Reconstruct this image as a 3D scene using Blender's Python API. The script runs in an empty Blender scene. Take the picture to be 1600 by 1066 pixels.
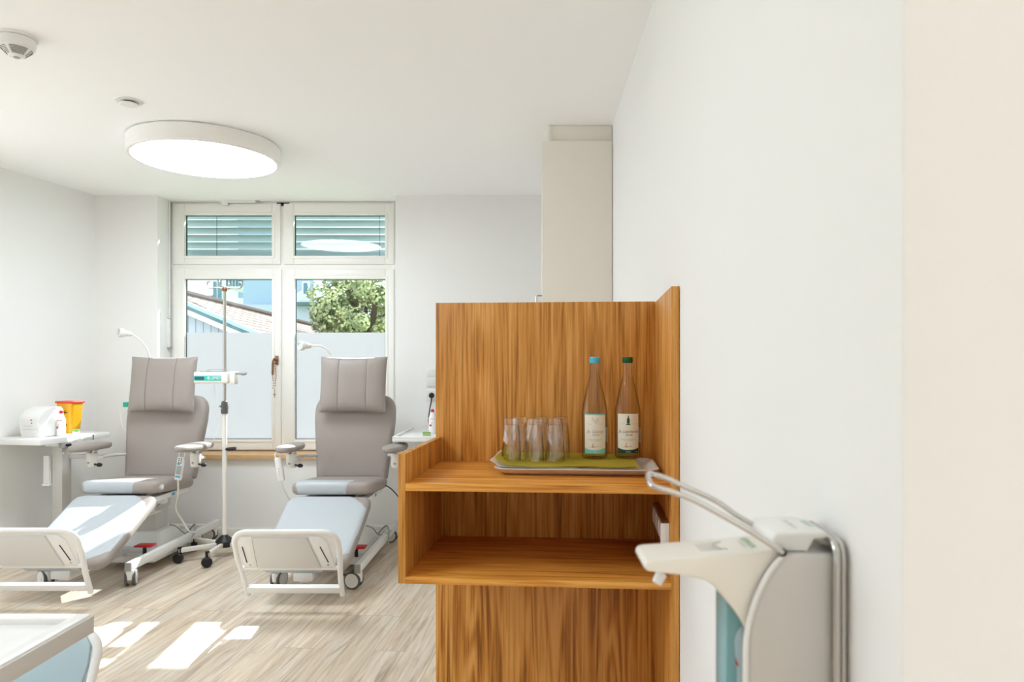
import bpy, bmesh, math, random
from mathutils import Vector, Matrix, Euler
random.seed(7)
SC = bpy.context.scene
COL = SC.collection
PI = math.pi

# ------------------------------------------------------------ camera, light, exposure
cam_d = bpy.data.cameras.new('camera'); cam = bpy.data.objects.new('camera', cam_d); COL.objects.link(cam)
cam.location = (0, 0, 1.32); cam.rotation_euler = (PI/2, 0, 0)
cam_d.sensor_width = 36.0; cam_d.lens = 1130*36/1600
cam_d.shift_x = -32/1600; cam_d.shift_y = 40/1600
cam_d.clip_start = 0.05; cam_d.clip_end = 300
cam_d.dof.use_dof = True; cam_d.dof.focus_distance = 3.0; cam_d.dof.aperture_fstop = 7.0
SC.camera = cam

W = bpy.data.worlds.new('world'); SC.world = W; W.use_nodes = True
nt = W.node_tree; nt.nodes.clear()
o_ = nt.nodes.new('ShaderNodeOutputWorld'); b_ = nt.nodes.new('ShaderNodeBackground')
tc = nt.nodes.new('ShaderNodeTexCoord'); sx = nt.nodes.new('ShaderNodeSeparateXYZ'); rp = nt.nodes.new('ShaderNodeValToRGB')
rp.color_ramp.elements[0].position = 0.0; rp.color_ramp.elements[0].color = (0.86, 0.93, 1.0, 1)
rp.color_ramp.elements[1].position = 0.7; rp.color_ramp.elements[1].color = (0.76, 0.88, 1.0, 1)
nt.links.new(tc.outputs['Generated'], sx.inputs[0]); nt.links.new(sx.outputs['Z'], rp.inputs[0])
nt.links.new(rp.outputs[0], b_.inputs[0]); nt.links.new(b_.outputs[0], o_.inputs[0])
b_.inputs[1].default_value = 1.3

def sun(name, d, strength, color, ang):
    l = bpy.data.lights.new(name, 'SUN'); l.energy = strength; l.color = color; l.angle = math.radians(ang)
    o = bpy.data.objects.new(name, l); COL.objects.link(o)
    o.location = (3, 14, 12)
    o.rotation_euler = Vector(d).to_track_quat('-Z', 'Y').to_euler(); return o
sun('sun', (-0.62, -0.80, -0.80), 6.0, (1.0, 0.98, 0.95), 0.5)
# second sun lamp, added to throw the floor patches the main sun misses
sun('added_sun', (0.085, -1.0, -0.745), 6.0, (1.0, 0.98, 0.95), 0.5)

SC.view_settings.view_transform = 'Standard'; SC.view_settings.look = 'None'
SC.view_settings.gamma = 1.0; SC.view_settings.use_curve_mapping = False
SC.view_settings.exposure = 1.12
SC.cycles.max_bounces = 14; SC.cycles.diffuse_bounces = 8; SC.cycles.transparent_max_bounces = 16

EYE = 1.32
def at(px, py, D):
    return Vector(((px-832)/1130*D, D, EYE-(py-573)/1130*D))

# ------------------------------------------------------------ materials
def lin(c):
    c = c/255
    return c/12.92 if c <= 0.04045 else ((c+0.055)/1.055)**2.4
def rgb(r, g, b): return (lin(r), lin(g), lin(b), 1)
M = {}
def mat(name, col, rough=0.5, metal=0.0, noise=0.03, nscale=8, bump=0.0, bscale=200, trans=0, ior=1.45, emit=None, coat=0, spec=None, alpha=None):
    m = bpy.data.materials.new(name); m.use_nodes = True
    t = m.node_tree; p = t.nodes['Principled BSDF']
    p.inputs['Roughness'].default_value = rough; p.inputs['Metallic'].default_value = metal
    p.inputs['Transmission Weight'].default_value = trans; p.inputs['IOR'].default_value = ior
    p.inputs['Coat Weight'].default_value = coat
    if spec is not None: p.inputs['Specular IOR Level'].default_value = spec
    tcn = t.nodes.new('ShaderNodeTexCoord')
    n = t.nodes.new('ShaderNodeTexNoise'); n.inputs['Scale'].default_value = nscale; n.inputs['Detail'].default_value = 4
    t.links.new(tcn.outputs['Object'], n.inputs['Vector'])
    mx = t.nodes.new('ShaderNodeMix'); mx.data_type = 'RGBA'
    c2 = tuple(min(1, x*(1-noise)) for x in col[:3])+(1,); c1 = tuple(min(1, x*(1+noise)) for x in col[:3])+(1,)
    mx.inputs[6].default_value = c1; mx.inputs[7].default_value = c2
    t.links.new(n.outputs['Fac'], mx.inputs[0]); t.links.new(mx.outputs[2], p.inputs['Base Color'])
    if bump:
        n2 = t.nodes.new('ShaderNodeTexNoise'); n2.inputs['Scale'].default_value = bscale; n2.inputs['Detail'].default_value = 3
        t.links.new(tcn.outputs['Object'], n2.inputs['Vector'])
        bp = t.nodes.new('ShaderNodeBump'); bp.inputs['Strength'].default_value = bump; bp.inputs['Distance'].default_value = 0.002
        t.links.new(n2.outputs['Fac'], bp.inputs['Height']); t.links.new(bp.outputs[0], p.inputs['Normal'])
    if emit: p.inputs['Emission Color'].default_value = emit[0]; p.inputs['Emission Strength'].default_value = emit[1]
    M[name] = m; return m

mat('wall_paint', rgb(237, 237, 236), 0.75, noise=0.01, nscale=1.5, bump=0.12, bscale=160)
mat('ceiling_paint', rgb(251, 251, 252), 0.8, noise=0.01, nscale=1.5)
mat('trim_white', rgb(238, 236, 231), 0.45, noise=0.01)
mat('frame_white', rgb(240, 239, 235), 0.32, noise=0.01)
mat('gasket_black', rgb(40, 44, 46), 0.5)
mat('closet_cream', rgb(233, 229, 219), 0.5, noise=0.012)
mat('plastic_white', rgb(232, 232, 231), 0.35, noise=0.01)
mat('plastic_cream', rgb(231, 228, 220), 0.35, noise=0.012)
mat('metal_white', rgb(231, 231, 230), 0.3, noise=0.01)
mat('panel_grey', rgb(212, 211, 208), 0.45, noise=0.015)
mat('metal_grey', rgb(160, 160, 158), 0.4, noise=0.02)
mat('column_grey', rgb(200, 197, 192), 0.4, noise=0.02)
mat('leather', rgb(154, 145, 139), 0.48, noise=0.03, bump=0.35, bscale=260)
mat('leather_seam', rgb(128, 119, 112), 0.6)
mat('cover_sheet', rgb(180, 186, 191), 0.42, noise=0.02, bump=0.3, bscale=40)
mat('cover_blue', rgb(172, 194, 202), 0.5, noise=0.02)
mat('rubber_black', rgb(30, 30, 31), 0.45)
mat('rubber_grey', rgb(92, 90, 88), 0.5)
mat('chrome', rgb(205, 203, 200), 0.16, metal=1.0)
mat('steel', rgb(190, 186, 180), 0.3, metal=1.0)
mat('bronze', rgb(150, 112, 84), 0.35, metal=0.7)
mat('red_plastic', rgb(200, 28, 38), 0.4)
mat('teal_plastic', rgb(26, 160, 140), 0.4)
mat('teal_display', rgb(60, 190, 180), 0.4)
mat('dark_display', rgb(40, 90, 95), 0.2)
mat('yellow_bin', rgb(208, 152, 16), 0.35, noise=0.04)
mat('red_lid', rgb(205, 62, 40), 0.4)
mat('green_lid', rgb(120, 165, 85), 0.4)
mat('green_soft', rgb(168, 190, 125), 0.45)
mat('black_ink', rgb(35, 32, 30), 0.6)
mat('grey_ink', rgb(150, 150, 150), 0.6)
mat('red_ink', rgb(205, 45, 60), 0.6)
mat('green_ink', rgb(60, 155, 90), 0.6)
mat('cap_blue', rgb(88, 196, 222), 0.35)
mat('cap_green', rgb(16, 92, 42), 0.35)
mat('label_paper', rgb(240, 238, 228), 0.55, noise=0.01)
mat('label_teal', rgb(130, 208, 202), 0.5)
mat('label_green', rgb(20, 62, 40), 0.5)
mat('logo_red', rgb(196, 60, 44), 0.5)
mat('napkin_green', rgb(222, 206, 74), 0.85, noise=0.06, nscale=30, bump=0.4, bscale=300)
mat('paper_white', rgb(244, 243, 240), 0.8, noise=0.01)
mat('tray_grey', rgb(222, 215, 210), 0.4, noise=0.10, nscale=350)
mat('socket_brown', rgb(150, 112, 92), 0.35, metal=0.5)
mat('body_grey', rgb(206, 204, 201), 0.38, metal=0.25, noise=0.015)
mat('sill_wood', rgb(206, 168, 122), 0.5, noise=0.12, nscale=14)
mat('blind_slat', rgb(150, 162, 165), 0.4, metal=0.2)
mat('cord_white', rgb(232, 228, 220), 0.45)
mat('sticker_blue', rgb(70, 160, 195), 0.4)
mat('lamp_lens', rgb(190, 215, 225), 0.15)
mat('diffuser', rgb(255, 252, 250), 0.5, emit=((0.83, 0.92, 1.0, 1), 9.2))
mat('facade_white', rgb(236, 238, 238), 0.8, noise=0.02)
mat('facade_blue', rgb(158, 178, 192), 0.8, noise=0.03)
mat('facade_grey', rgb(184, 190, 200), 0.8, noise=0.02)
mat('pane_dark', rgb(88, 128, 140), 0.15)
mat('fascia', rgb(176, 208, 212), 0.5)
mat('switch_white', rgb(226, 226, 222), 0.4)
mat('rail_dark', rgb(82, 110, 114), 0.5)
mat('bark', rgb(92, 78, 58), 0.9, noise=0.2)
mat('lawn', rgb(120, 134, 92), 0.95, noise=0.2, nscale=2)

def wood(name, axis, dark=(140, 84, 24), mid=(197, 133, 54), light=(222, 164, 88), figure=0.25, seed=0.0):
    m = bpy.data.materials.new(name); m.use_nodes = True; t = m.node_tree; L = t.links
    p = t.nodes['Principled BSDF']; p.inputs['Roughness'].default_value = 0.42; p.inputs['Specular IOR Level'].default_value = 0.4
    tcn = t.nodes.new('ShaderNodeTexCoord')
    mp = t.nodes.new('ShaderNodeMapping'); mp.inputs['Location'].default_value = (seed, seed*0.7, seed*1.3)
    s = [9, 9, 9]; s[axis] = 0.55; mp.inputs['Scale'].default_value = s
    L.new(tcn.outputs['Object'], mp.inputs[0])
    a = t.nodes.new('ShaderNodeTexNoise'); a.inputs['Scale'].default_value = 1.1; a.inputs['Detail'].default_value = 2; a.inputs['Distortion'].default_value = 0.6
    L.new(mp.outputs[0], a.inputs['Vector'])
    # growth rings from the slow noise
    mul = t.nodes.new('ShaderNodeMath'); mul.operation = 'MULTIPLY'; mul.inputs[1].default_value = 62
    L.new(a.outputs['Fac'], mul.inputs[0])
    sn = t.nodes.new('ShaderNodeMath'); sn.operation = 'SINE'; L.new(mul.outputs[0], sn.inputs[0])
    mr = t.nodes.new('ShaderNodeMapRange'); mr.inputs[1].default_value = -1; L.new(sn.outputs[0], mr.inputs[0])
    # pores
    mp2 = t.nodes.new('ShaderNodeMapping'); s2 = [150, 150, 150]; s2[axis] = 3.5; mp2.inputs['Scale'].default_value = s2
    L.new(tcn.outputs['Object'], mp2.inputs[0])
    b = t.nodes.new('ShaderNodeTexNoise'); b.inputs['Scale'].default_value = 1; b.inputs['Detail'].default_value = 5; b.inputs['Roughness'].default_value = 0.65
    L.new(mp2.outputs[0], b.inputs['Vector'])
    mp3 = t.nodes.new('ShaderNodeMapping'); s3 = [26, 26, 26]; s3[axis] = 0.8; mp3.inputs['Scale'].default_value = s3
    L.new(tcn.outputs['Object'], mp3.inputs[0])
    c = t.nodes.new('ShaderNodeTexNoise'); c.inputs['Scale'].default_value = 1; c.inputs['Detail'].default_value = 3
    L.new(mp3.outputs[0], c.inputs['Vector'])
    m1 = t.nodes.new('ShaderNodeMath'); m1.operation = 'MULTIPLY_ADD'; m1.inputs[1].default_value = figure
    L.new(mr.outputs[0], m1.inputs[0])
    m2 = t.nodes.new('ShaderNodeMath'); m2.operation = 'MULTIPLY'; m2.inputs[1].default_value = 0.8; L.new(b.outputs['Fac'], m2.inputs[0])
    m3 = t.nodes.new('ShaderNodeMath'); m3.operation = 'MULTIPLY_ADD'; m3.inputs[1].default_value = 0.6 - figure
    L.new(c.outputs['Fac'], m3.inputs[0]); L.new(m2.outputs[0], m3.inputs[2]); L.new(m3.outputs[0], m1.inputs[2])
    r = t.nodes.new('ShaderNodeValToRGB'); e = r.color_ramp.elements
    e[0].position = 0.50; e[0].color = rgb(*dark); e[1].position = 0.86; e[1].color = rgb(*light)
    q = e.new(0.67); q.color = rgb(*mid)
    L.new(m1.outputs[0], r.inputs[0]); L.new(r.outputs[0], p.inputs['Base Color'])
    bp = t.nodes.new('ShaderNodeBump'); bp.inputs['Strength'].default_value = 0.12; bp.inputs['Distance'].default_value = 0.001
    L.new(b.outputs['Fac'], bp.inputs['Height']); L.new(bp.outputs[0], p.inputs['Normal'])
    M[name] = m; return m
wood('oak_vertical', 2, figure=.12); wood('oak_horizontal', 0, dark=(160, 96, 26), mid=(214, 142, 54), light=(236, 174, 86), figure=0.15, seed=3.1)
wood('oak_figured', 2, figure=0.24, seed=5.3)
wood('oak_side', 2, figure=0.12, seed=8.0)

def floor_mat():
    m = bpy.data.materials.new('floor_planks'); m.use_nodes = True; t = m.node_tree; L = t.links
    p = t.nodes['Principled BSDF']; p.inputs['Roughness'].default_value = 0.42
    tcn = t.nodes.new('ShaderNodeTexCoord'); mp = t.nodes.new('ShaderNodeMapping')
    mp.inputs['Rotation'].default_value = (0, 0, -math.radians(90-4.8))
    L.new(tcn.outputs['Object'], mp.inputs[0])
    br = t.nodes.new('ShaderNodeTexBrick'); br.offset = 0.37; br.offset_frequency = 3; br.inputs['Scale'].default_value = 1
    br.inputs['Brick Width'].default_value = 1.25; br.inputs['Row Height'].default_value = 0.145
    br.inputs['Mortar Size'].default_value = 0.0012; br.inputs['Mortar Smooth'].default_value = 0.3
    br.inputs['Color1'].default_value = (0, 0, 0, 1); br.inputs['Color2'].default_value = (1, 1, 1, 1); br.inputs['Mortar'].default_value = (0.5, 0.5, 0.5, 1)
    L.new(mp.outputs[0], br.inputs['Vector'])
    off = t.nodes.new('ShaderNodeVectorMath'); off.operation = 'MULTIPLY_ADD'
    off.inputs[1].default_value = (37, 91, 13)
    L.new(br.outputs['Color'], off.inputs[0]); L.new(mp.outputs[0], off.inputs[2])
    g = t.nodes.new('ShaderNodeMapping'); g.inputs['Scale'].default_value = (1.3, 22, 1); L.new(off.outputs[0], g.inputs[0])
    n = t.nodes.new('ShaderNodeTexNoise'); n.inputs['Scale'].default_value = 1.5; n.inputs['Detail'].default_value = 6; n.inputs['Roughness'].default_value = 0.65; n.inputs['Distortion'].default_value = 0.9
    L.new(g.outputs[0], n.inputs['Vector'])
    g2 = t.nodes.new('ShaderNodeMapping'); g2.inputs['Scale'].default_value = (1.1, 3.2, 1); L.new(off.outputs[0], g2.inputs[0])
    n2 = t.nodes.new('ShaderNodeTexNoise'); n2.inputs['Scale'].default_value = 1.6; n2.inputs['Detail'].default_value = 3
    L.new(g2.outputs[0], n2.inputs['Vector'])
    r = t.nodes.new('ShaderNodeValToRGB'); e = r.color_ramp.elements
    e[0].position = 0.28; e[0].color = rgb(128, 98, 72); e[1].position = 0.70; e[1].color = rgb(232, 222, 208)
    q = e.new(0.47); q.color = rgb(203, 181, 154)
    L.new(n.outputs['Fac'], r.inputs[0])
    r2 = t.nodes.new('ShaderNodeValToRGB'); e = r2.color_ramp.elements
    e[0].position = 0.35; e[0].color = rgb(212, 196, 176); e[1].position = 0.66; e[1].color = rgb(214, 212, 206)
    L.new(n2.outputs['Fac'], r2.inputs[0])
    mx = t.nodes.new('ShaderNodeMix'); mx.data_type = 'RGBA'; mx.inputs[0].default_value = 0.32
    L.new(r.outputs[0], mx.inputs[6]); L.new(r2.outputs[0], mx.inputs[7])
    hs = t.nodes.new('ShaderNodeHueSaturation')
    vr = t.nodes.new('ShaderNodeMapRange'); vr.inputs[3].default_value = 0.88; vr.inputs[4].default_value = 1.08
    sp = t.nodes.new('ShaderNodeSeparateColor'); L.new(br.outputs['Color'], sp.inputs[0]); L.new(sp.outputs[0], vr.inputs[0])
    L.new(vr.outputs[0], hs.inputs['Value']); L.new(mx.outputs[2], hs.inputs['Color'])
    mx2 = t.nodes.new('ShaderNodeMix'); mx2.data_type = 'RGBA'; mx2.inputs[7].default_value = rgb(150, 128, 105)
    L.new(br.outputs['Fac'], mx2.inputs[0]); L.new(hs.outputs[0], mx2.inputs[6])
    L.new(mx2.outputs[2], p.inputs['Base Color'])
    bp = t.nodes.new('ShaderNodeBump'); bp.inputs['Strength'].default_value = 0.15; bp.inputs['Distance'].default_value = 0.001
    L.new(n.outputs['Fac'], bp.inputs['Height']); L.new(bp.outputs[0], p.inputs['Normal'])
    M['floor_planks'] = m
floor_mat()

def glass_thin(name, tint, gloss=1.0, rough=0.0, edge=1.0):
    m = bpy.data.materials.new(name); m.use_nodes = True; t = m.node_tree; t.nodes.clear(); L = t.links
    o = t.nodes.new('ShaderNodeOutputMaterial'); a = t.nodes.new('ShaderNodeBsdfTransparent'); g = t.nodes.new('ShaderNodeBsdfGlossy')
    a.inputs[0].default_value = tint; g.inputs['Roughness'].default_value = rough
    lw = t.nodes.new('ShaderNodeLayerWeight'); lw.inputs[0].default_value = 0.5
    f = t.nodes.new('ShaderNodeMath'); f.operation = 'POWER'; f.inputs[1].default_value = 4.0; L.new(lw.outputs['Facing'], f.inputs[0])
    mu = t.nodes.new('ShaderNodeMath'); mu.operation = 'MULTIPLY_ADD'; mu.inputs[1].default_value = 0.55*gloss; mu.inputs[2].default_value = 0.045*gloss; mu.use_clamp = True
    e3 = t.nodes.new('ShaderNodeMath'); e3.operation = 'POWER'; e3.inputs[1].default_value = 3.0; L.new(lw.outputs['Facing'], e3.inputs[0])
    cm = t.nodes.new('ShaderNodeMix'); cm.data_type = 'RGBA'; cm.inputs[6].default_value = tint; cm.inputs[7].default_value = tuple(x*edge for x in tint[:3])+(1,)
    L.new(e3.outputs[0], cm.inputs[0]); L.new(cm.outputs[2], a.inputs[0])
    mx = t.nodes.new('ShaderNodeMixShader')
    L.new(f.outputs[0], mu.inputs[0]); L.new(mu.outputs[0], mx.inputs[0]); L.new(a.outputs[0], mx.inputs[1]); L.new(g.outputs[0], mx.inputs[2]); L.new(mx.outputs[0], o.inputs[0])
    M[name] = m; return m
glass_thin('window_glass', (0.74, 0.84, 0.85, 1), 1.0)
glass_thin('bottle_glass', (0.96, 0.96, 0.94, 1), 0.9, 0.0, 0.30)
glass_thin('clear_glass', (0.985, 0.985, 0.98, 1), 2.2, 0.02, 0.7)
glass_thin('water', (0.985, 0.985, 0.98, 1), 0.15, 0.0, 0.75)
mat('blue_liquid', rgb(150, 205, 215), 0.1, noise=0, trans=0.35, ior=1.4)
def film():
    m = bpy.data.materials.new('frosted_film'); m.use_nodes = True; t = m.node_tree; t.nodes.clear(); L = t.links
    o = t.nodes.new('ShaderNodeOutputMaterial'); a = t.nodes.new('ShaderNodeBsdfTranslucent'); d = t.nodes.new('ShaderNodeBsdfDiffuse')
    n = t.nodes.new('ShaderNodeTexNoise'); n.inputs['Scale'].default_value = 300
    r = t.nodes.new('ShaderNodeValToRGB'); r.color_ramp.elements[0].color = (0.44, 0.43, 0.44, 1); r.color_ramp.elements[1].color = (0.47, 0.455, 0.47, 1)
    L.new(n.outputs['Fac'], r.inputs[0]); L.new(r.outputs[0], a.inputs[0]); d.inputs[0].default_value = (0.6, 0.63, 0.65, 1)
    mx = t.nodes.new('ShaderNodeMixShader'); mx.inputs[0].default_value = 0.3
    L.new(a.outputs[0], mx.inputs[1]); L.new(d.outputs[0], mx.inputs[2]); L.new(mx.outputs[0], o.inputs[0])
    M['frosted_film'] = m
film()
def leaf(name, c1, c2):
    m = bpy.data.materials.new(name); m.use_nodes = True; t = m.node_tree; L = t.links; p = t.nodes['Principled BSDF']
    tcn = t.nodes.new('ShaderNodeTexCoord'); n = t.nodes.new('ShaderNodeTexNoise'); n.inputs['Scale'].default_value = 2.2; n.inputs['Detail'].default_value = 5
    L.new(tcn.outputs['Object'], n.inputs['Vector'])
    r = t.nodes.new('ShaderNodeValToRGB'); r.color_ramp.elements[0].position = 0.4; r.color_ramp.elements[1].position = 0.62
    r.color_ramp.elements[0].color = c1; r.color_ramp.elements[1].color = c2
    L.new(n.outputs['Fac'], r.inputs[0]); L.new(r.outputs[0], p.inputs['Base Color']); p.inputs['Roughness'].default_value = 0.6
    p.inputs['Subsurface Weight'].default_value = 0.0
    M[name] = m
leaf('leaf_green', rgb(118, 130, 88), rgb(206, 208, 150)); leaf('leaf_pale', rgb(170, 166, 110), rgb(214, 208, 160))
def roof_mat():
    m = bpy.data.materials.new('roof_tiles'); m.use_nodes = True; t = m.node_tree; L = t.links; p = t.nodes['Principled BSDF']
    p.inputs['Roughness'].default_value = 1.0; p.inputs['Specular IOR Level'].default_value = 0.0
    tcn = t.nodes.new('ShaderNodeTexCoord')
    br = t.nodes.new('ShaderNodeTexBrick'); br.inputs['Scale'].default_value = 1
    br.inputs['Brick Width'].default_value = 0.30; br.inputs['Row Height'].default_value = 0.22; br.inputs['Mortar Size'].default_value = 0.03
    br.inputs['Color1'].default_value = rgb(156, 142, 136); br.inputs['Color2'].default_value = rgb(134, 120, 114); br.inputs['Mortar'].default_value = rgb(92, 82, 78)
    L.new(tcn.outputs['UV'], br.inputs['Vector']); L.new(br.outputs['Color'], p.inputs['Base Color'])
    M['roof_tiles'] = m
roof_mat()
def slatted(name, c1, c2, width):
    m = bpy.data.materials.new(name); m.use_nodes = True; t = m.node_tree; L = t.links; p = t.nodes['Principled BSDF']
    p.inputs['Roughness'].default_value = 0.7
    tcn = t.nodes.new('ShaderNodeTexCoord'); sp = t.nodes.new('ShaderNodeSeparateXYZ'); L.new(tcn.outputs['Object'], sp.inputs[0])
    a = t.nodes.new('ShaderNodeMath'); a.operation = 'DIVIDE'; a.inputs[1].default_value = width; L.new(sp.outputs['X'], a.inputs[0])
    f = t.nodes.new('ShaderNodeMath'); f.operation = 'FRACT'; L.new(a.outputs[0], f.inputs[0])
    g = t.nodes.new('ShaderNodeMath'); g.operation = 'GREATER_THAN'; g.inputs[1].default_value = 0.86; L.new(f.outputs[0], g.inputs[0])
    mx = t.nodes.new('ShaderNodeMix'); mx.data_type = 'RGBA'; mx.inputs[6].default_value = c1; mx.inputs[7].default_value = c2
    L.new(g.outputs[0], mx.inputs[0]); L.new(mx.outputs[2], p.inputs['Base Color']); M[name] = m
slatted('board_cladding', rgb(178, 180, 190), rgb(132, 134, 146), 0.14)

# ------------------------------------------------------------ geometry helpers
class MB:
    def __init__(s): s.bm = bmesh.new(); s.mats = []
    def mi(s, m):
        if m not in s.mats: s.mats.append(m)
        return s.mats.index(m)
    def _merge(s, bm, m, X=None):
        if X is not None: bmesh.ops.transform(bm, matrix=X, verts=bm.verts)
        i = s.mi(m); vs = [s.bm.verts.new(v.co) for v in bm.verts]
        bm.verts.index_update()
        for f in bm.faces:
            try: nf = s.bm.faces.new([vs[v.index] for v in f.verts]); nf.material_index = i
            except ValueError: pass
        bm.free()
    def box(s, lo, hi, m, bev=0.0, seg=2, X=None):
        bm = bmesh.new(); bmesh.ops.create_cube(bm, size=1)
        lo = Vector(lo); hi = Vector(hi); c = (lo+hi)/2; d = hi-lo
        for v in bm.verts: v.co = Vector((v.co.x*d.x, v.co.y*d.y, v.co.z*d.z))+c
        if bev > 0:
            bev = min(bev, min(abs(d.x), abs(d.y), abs(d.z))*0.49)
            bmesh.ops.bevel(bm, geom=bm.edges[:], offset=bev, segments=seg, profile=0.5, affect='EDGES')
        s._merge(bm, m, X); return s
    def lathe(s, prof, m, o=(0, 0, 0), seg=32, axis='Z', X=None, cap=True):
        bm = bmesh.new(); rings = []
        for r, z in prof:
            rings.append([bm.verts.new((r*math.cos(2*PI*k/seg), r*math.sin(2*PI*k/seg), z)) for k in range(seg)])
        for a, b in zip(rings, rings[1:]):
            for k in range(seg): bm.faces.new((a[k], a[(k+1) % seg], b[(k+1) % seg], b[k]))
        if cap: bm.faces.new(rings[0][::-1]); bm.faces.new(rings[-1])
        R = Matrix.Identity(4)
        if axis == 'X': R = Matrix.Rotation(PI/2, 4, 'Y')
        if axis == 'Y': R = Matrix.Rotation(-PI/2, 4, 'X')
        T = Matrix.Translation(Vector(o)) @ R
        s._merge(bm, m, (X @ T) if X is not None else T); return s
    def tube(s, pts, r, m, seg=10, X=None, closed=False, smooth=0):
        pts = [Vector(p) for p in pts]
        if smooth: pts = catmull(pts, smooth, closed)
        rs = r if isinstance(r, (list, tuple)) else [r]*len(pts)
        if len(rs) != len(pts): rs = [rs[int(i*(len(rs)-1)/(len(pts)-1))] for i in range(len(pts))]
        bm = bmesh.new(); rings = []; n = len(pts); up = None
        for i, p in enumerate(pts):
            if closed: d = pts[(i+1) % n]-pts[i-1]
            else: d = (pts[min(i+1, n-1)]-pts[max(i-1, 0)])
            if d.length < 1e-9: d = Vector((0, 0, 1))
            d.normalize()
            if up is None: up = d.orthogonal().normalized()
            up = up-d*up.dot(d)
            if up.length < 1e-6: up = d.orthogonal()
            up.normalize(); b = d.cross(up)
            rings.append([bm.verts.new(p+(up*math.cos(2*PI*k/seg)+b*math.sin(2*PI*k/seg))*rs[i]) for k in range(seg)])
        pr = list(zip(rings, rings[1:]))
        if closed: pr.append((rings[-1], rings[0]))
        for a, b in pr:
            for k in range(seg): bm.faces.new((a[k], a[(k+1) % seg], b[(k+1) % seg], b[k]))
        if not closed: bm.faces.new(rings[0][::-1]); bm.faces.new(rings[-1])
        s._merge(bm, m, X); return s
    def cyl(s, a, b, r, m, seg=20, r2=None, X=None):
        return s.tube([a, b], [r, r if r2 is None else r2], m, seg, X)
    def prism(s, poly, t0, t1, m, plane='XZ', bev=0.0, seg=2, X=None):
        bm = bmesh.new()
        def mk(u, v, t):
            return {'XZ': (u, t, v), 'XY': (u, v, t), 'YZ': (t, u, v)}[plane]
        a = [bm.verts.new(mk(u, v, t0)) for u, v in poly]; b = [bm.verts.new(mk(u, v, t1)) for u, v in poly]
        n = len(poly)
        f1 = bm.faces.new(a); f2 = bm.faces.new(b[::-1])
        for k in range(n): bm.faces.new((a[k], b[k], b[(k+1) % n], a[(k+1) % n]))
        bmesh.ops.recalc_face_normals(bm, faces=bm.faces[:])
        if bev > 0:
            es = [e for f in (f1, f2) for e in f.edges]
            bmesh.ops.bevel(bm, geom=es, offset=bev, segments=seg, profile=0.5, affect='EDGES', clamp_overlap=True)
        s._merge(bm, m, X); return s
    def slab(s, out, t, r, m, X=None, dome=0.0, seg=5):
        """rounded cushion: outline in local XY (convex, ccw), z from 0 to t, edge radius r, domed top"""
        n = len(out); P = [Vector((p[0], p[1], 0)) for p in out]; N = []
        for i in range(n):
            d = (P[(i+1) % n]-P[i-1]).normalized(); N.append(Vector((-d.y, d.x, 0)))
        c = sum(P, Vector())/n; prof = []
        for k in range(seg+1):
            a = PI/2*k/seg; prof.append((r*(1-math.sin(a)), r*(1-math.cos(a))))
        lo = [(o, z) for o, z in prof]; hi = [(o, t-z) for o, z in reversed(prof)]
        bm = bmesh.new(); rings = []
        for o, z in lo+hi: rings.append([bm.verts.new(P[i]+N[i]*o+Vector((0, 0, z))) for i in range(n)])
        base = [P[i]+N[i]*r for i in range(n)]
        for k in range(1, 8):
            f = 1-k/8; h = dome*(1-f*f)
            rings.append([bm.verts.new(c+(b-c)*f+Vector((0, 0, t+h))) for b in base])
        for a, b in zip(rings, rings[1:]):
            for k in range(n): bm.faces.new((a[k], a[(k+1) % n], b[(k+1) % n], b[k]))
        bm.faces.new(rings[0][::-1]); cv = bm.verts.new(c+Vector((0, 0, t+dome)))
        for k in range(n): bm.faces.new((rings[-1][k], rings[-1][(k+1) % n], cv))
        s._merge(bm, m, X); return s
    def quad(s, pts, m):
        f = s.bm.faces.new([s.bm.verts.new(Vector(p)) for p in pts]); f.material_index = s.mi(m); return s
    def text(s, txt, size, m, fn, align='CENTER', shear=0.0):
        cu = bpy.data.curves.new('tmp', 'FONT'); cu.body = txt; cu.size = size; cu.align_x = align; cu.align_y = 'CENTER'; cu.shear = shear; cu.resolution_u = 3
        ob = bpy.data.objects.new('tmp', cu); COL.objects.link(ob)
        dg = bpy.context.evaluated_depsgraph_get(); me = bpy.data.meshes.new_from_object(ob.evaluated_get(dg))
        i = s.mi(m); vs = [s.bm.verts.new(fn(v.co.x, v.co.y)) for v in me.vertices]
        for p in me.polygons:
            try: f = s.bm.faces.new([vs[k] for k in p.vertices]); f.material_index = i
            except ValueError: pass
        bpy.data.objects.remove(ob); bpy.data.curves.remove(cu); bpy.data.meshes.remove(me); return s
    def build(s, name, parent=None, sharp=35, recalc=True):
        if recalc: bmesh.ops.recalc_face_normals(s.bm, faces=s.bm.faces[:])
        me = bpy.data.meshes.new(name); s.bm.to_mesh(me); s.bm.free()
        for m in s.mats: me.materials.append(M[m])
        for p in me.polygons: p.use_smooth = True
        me.set_sharp_from_angle(angle=math.radians(sharp))
        o = bpy.data.objects.new(name, me); COL.objects.link(o)
        if parent: o.parent = parent
        return o
def catmull(P, k, closed=False):
    out = []; n = len(P)
    for i in range(n if closed else n-1):
        if closed: p0, p1, p2, p3 = P[i-1], P[i], P[(i+1) % n], P[(i+2) % n]
        else: p0, p1, p2, p3 = P[max(i-1, 0)], P[i], P[i+1], P[min(i+2, n-1)]
        for j in range(k):
            t = j/k
            out.append(0.5*((2*p1)+(p2-p0)*t+(2*p0-5*p1+4*p2-p3)*t*t+(3*p1-p0-3*p2+p3)*t**3))
    if not closed: out.append(P[-1].copy())
    return out
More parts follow.
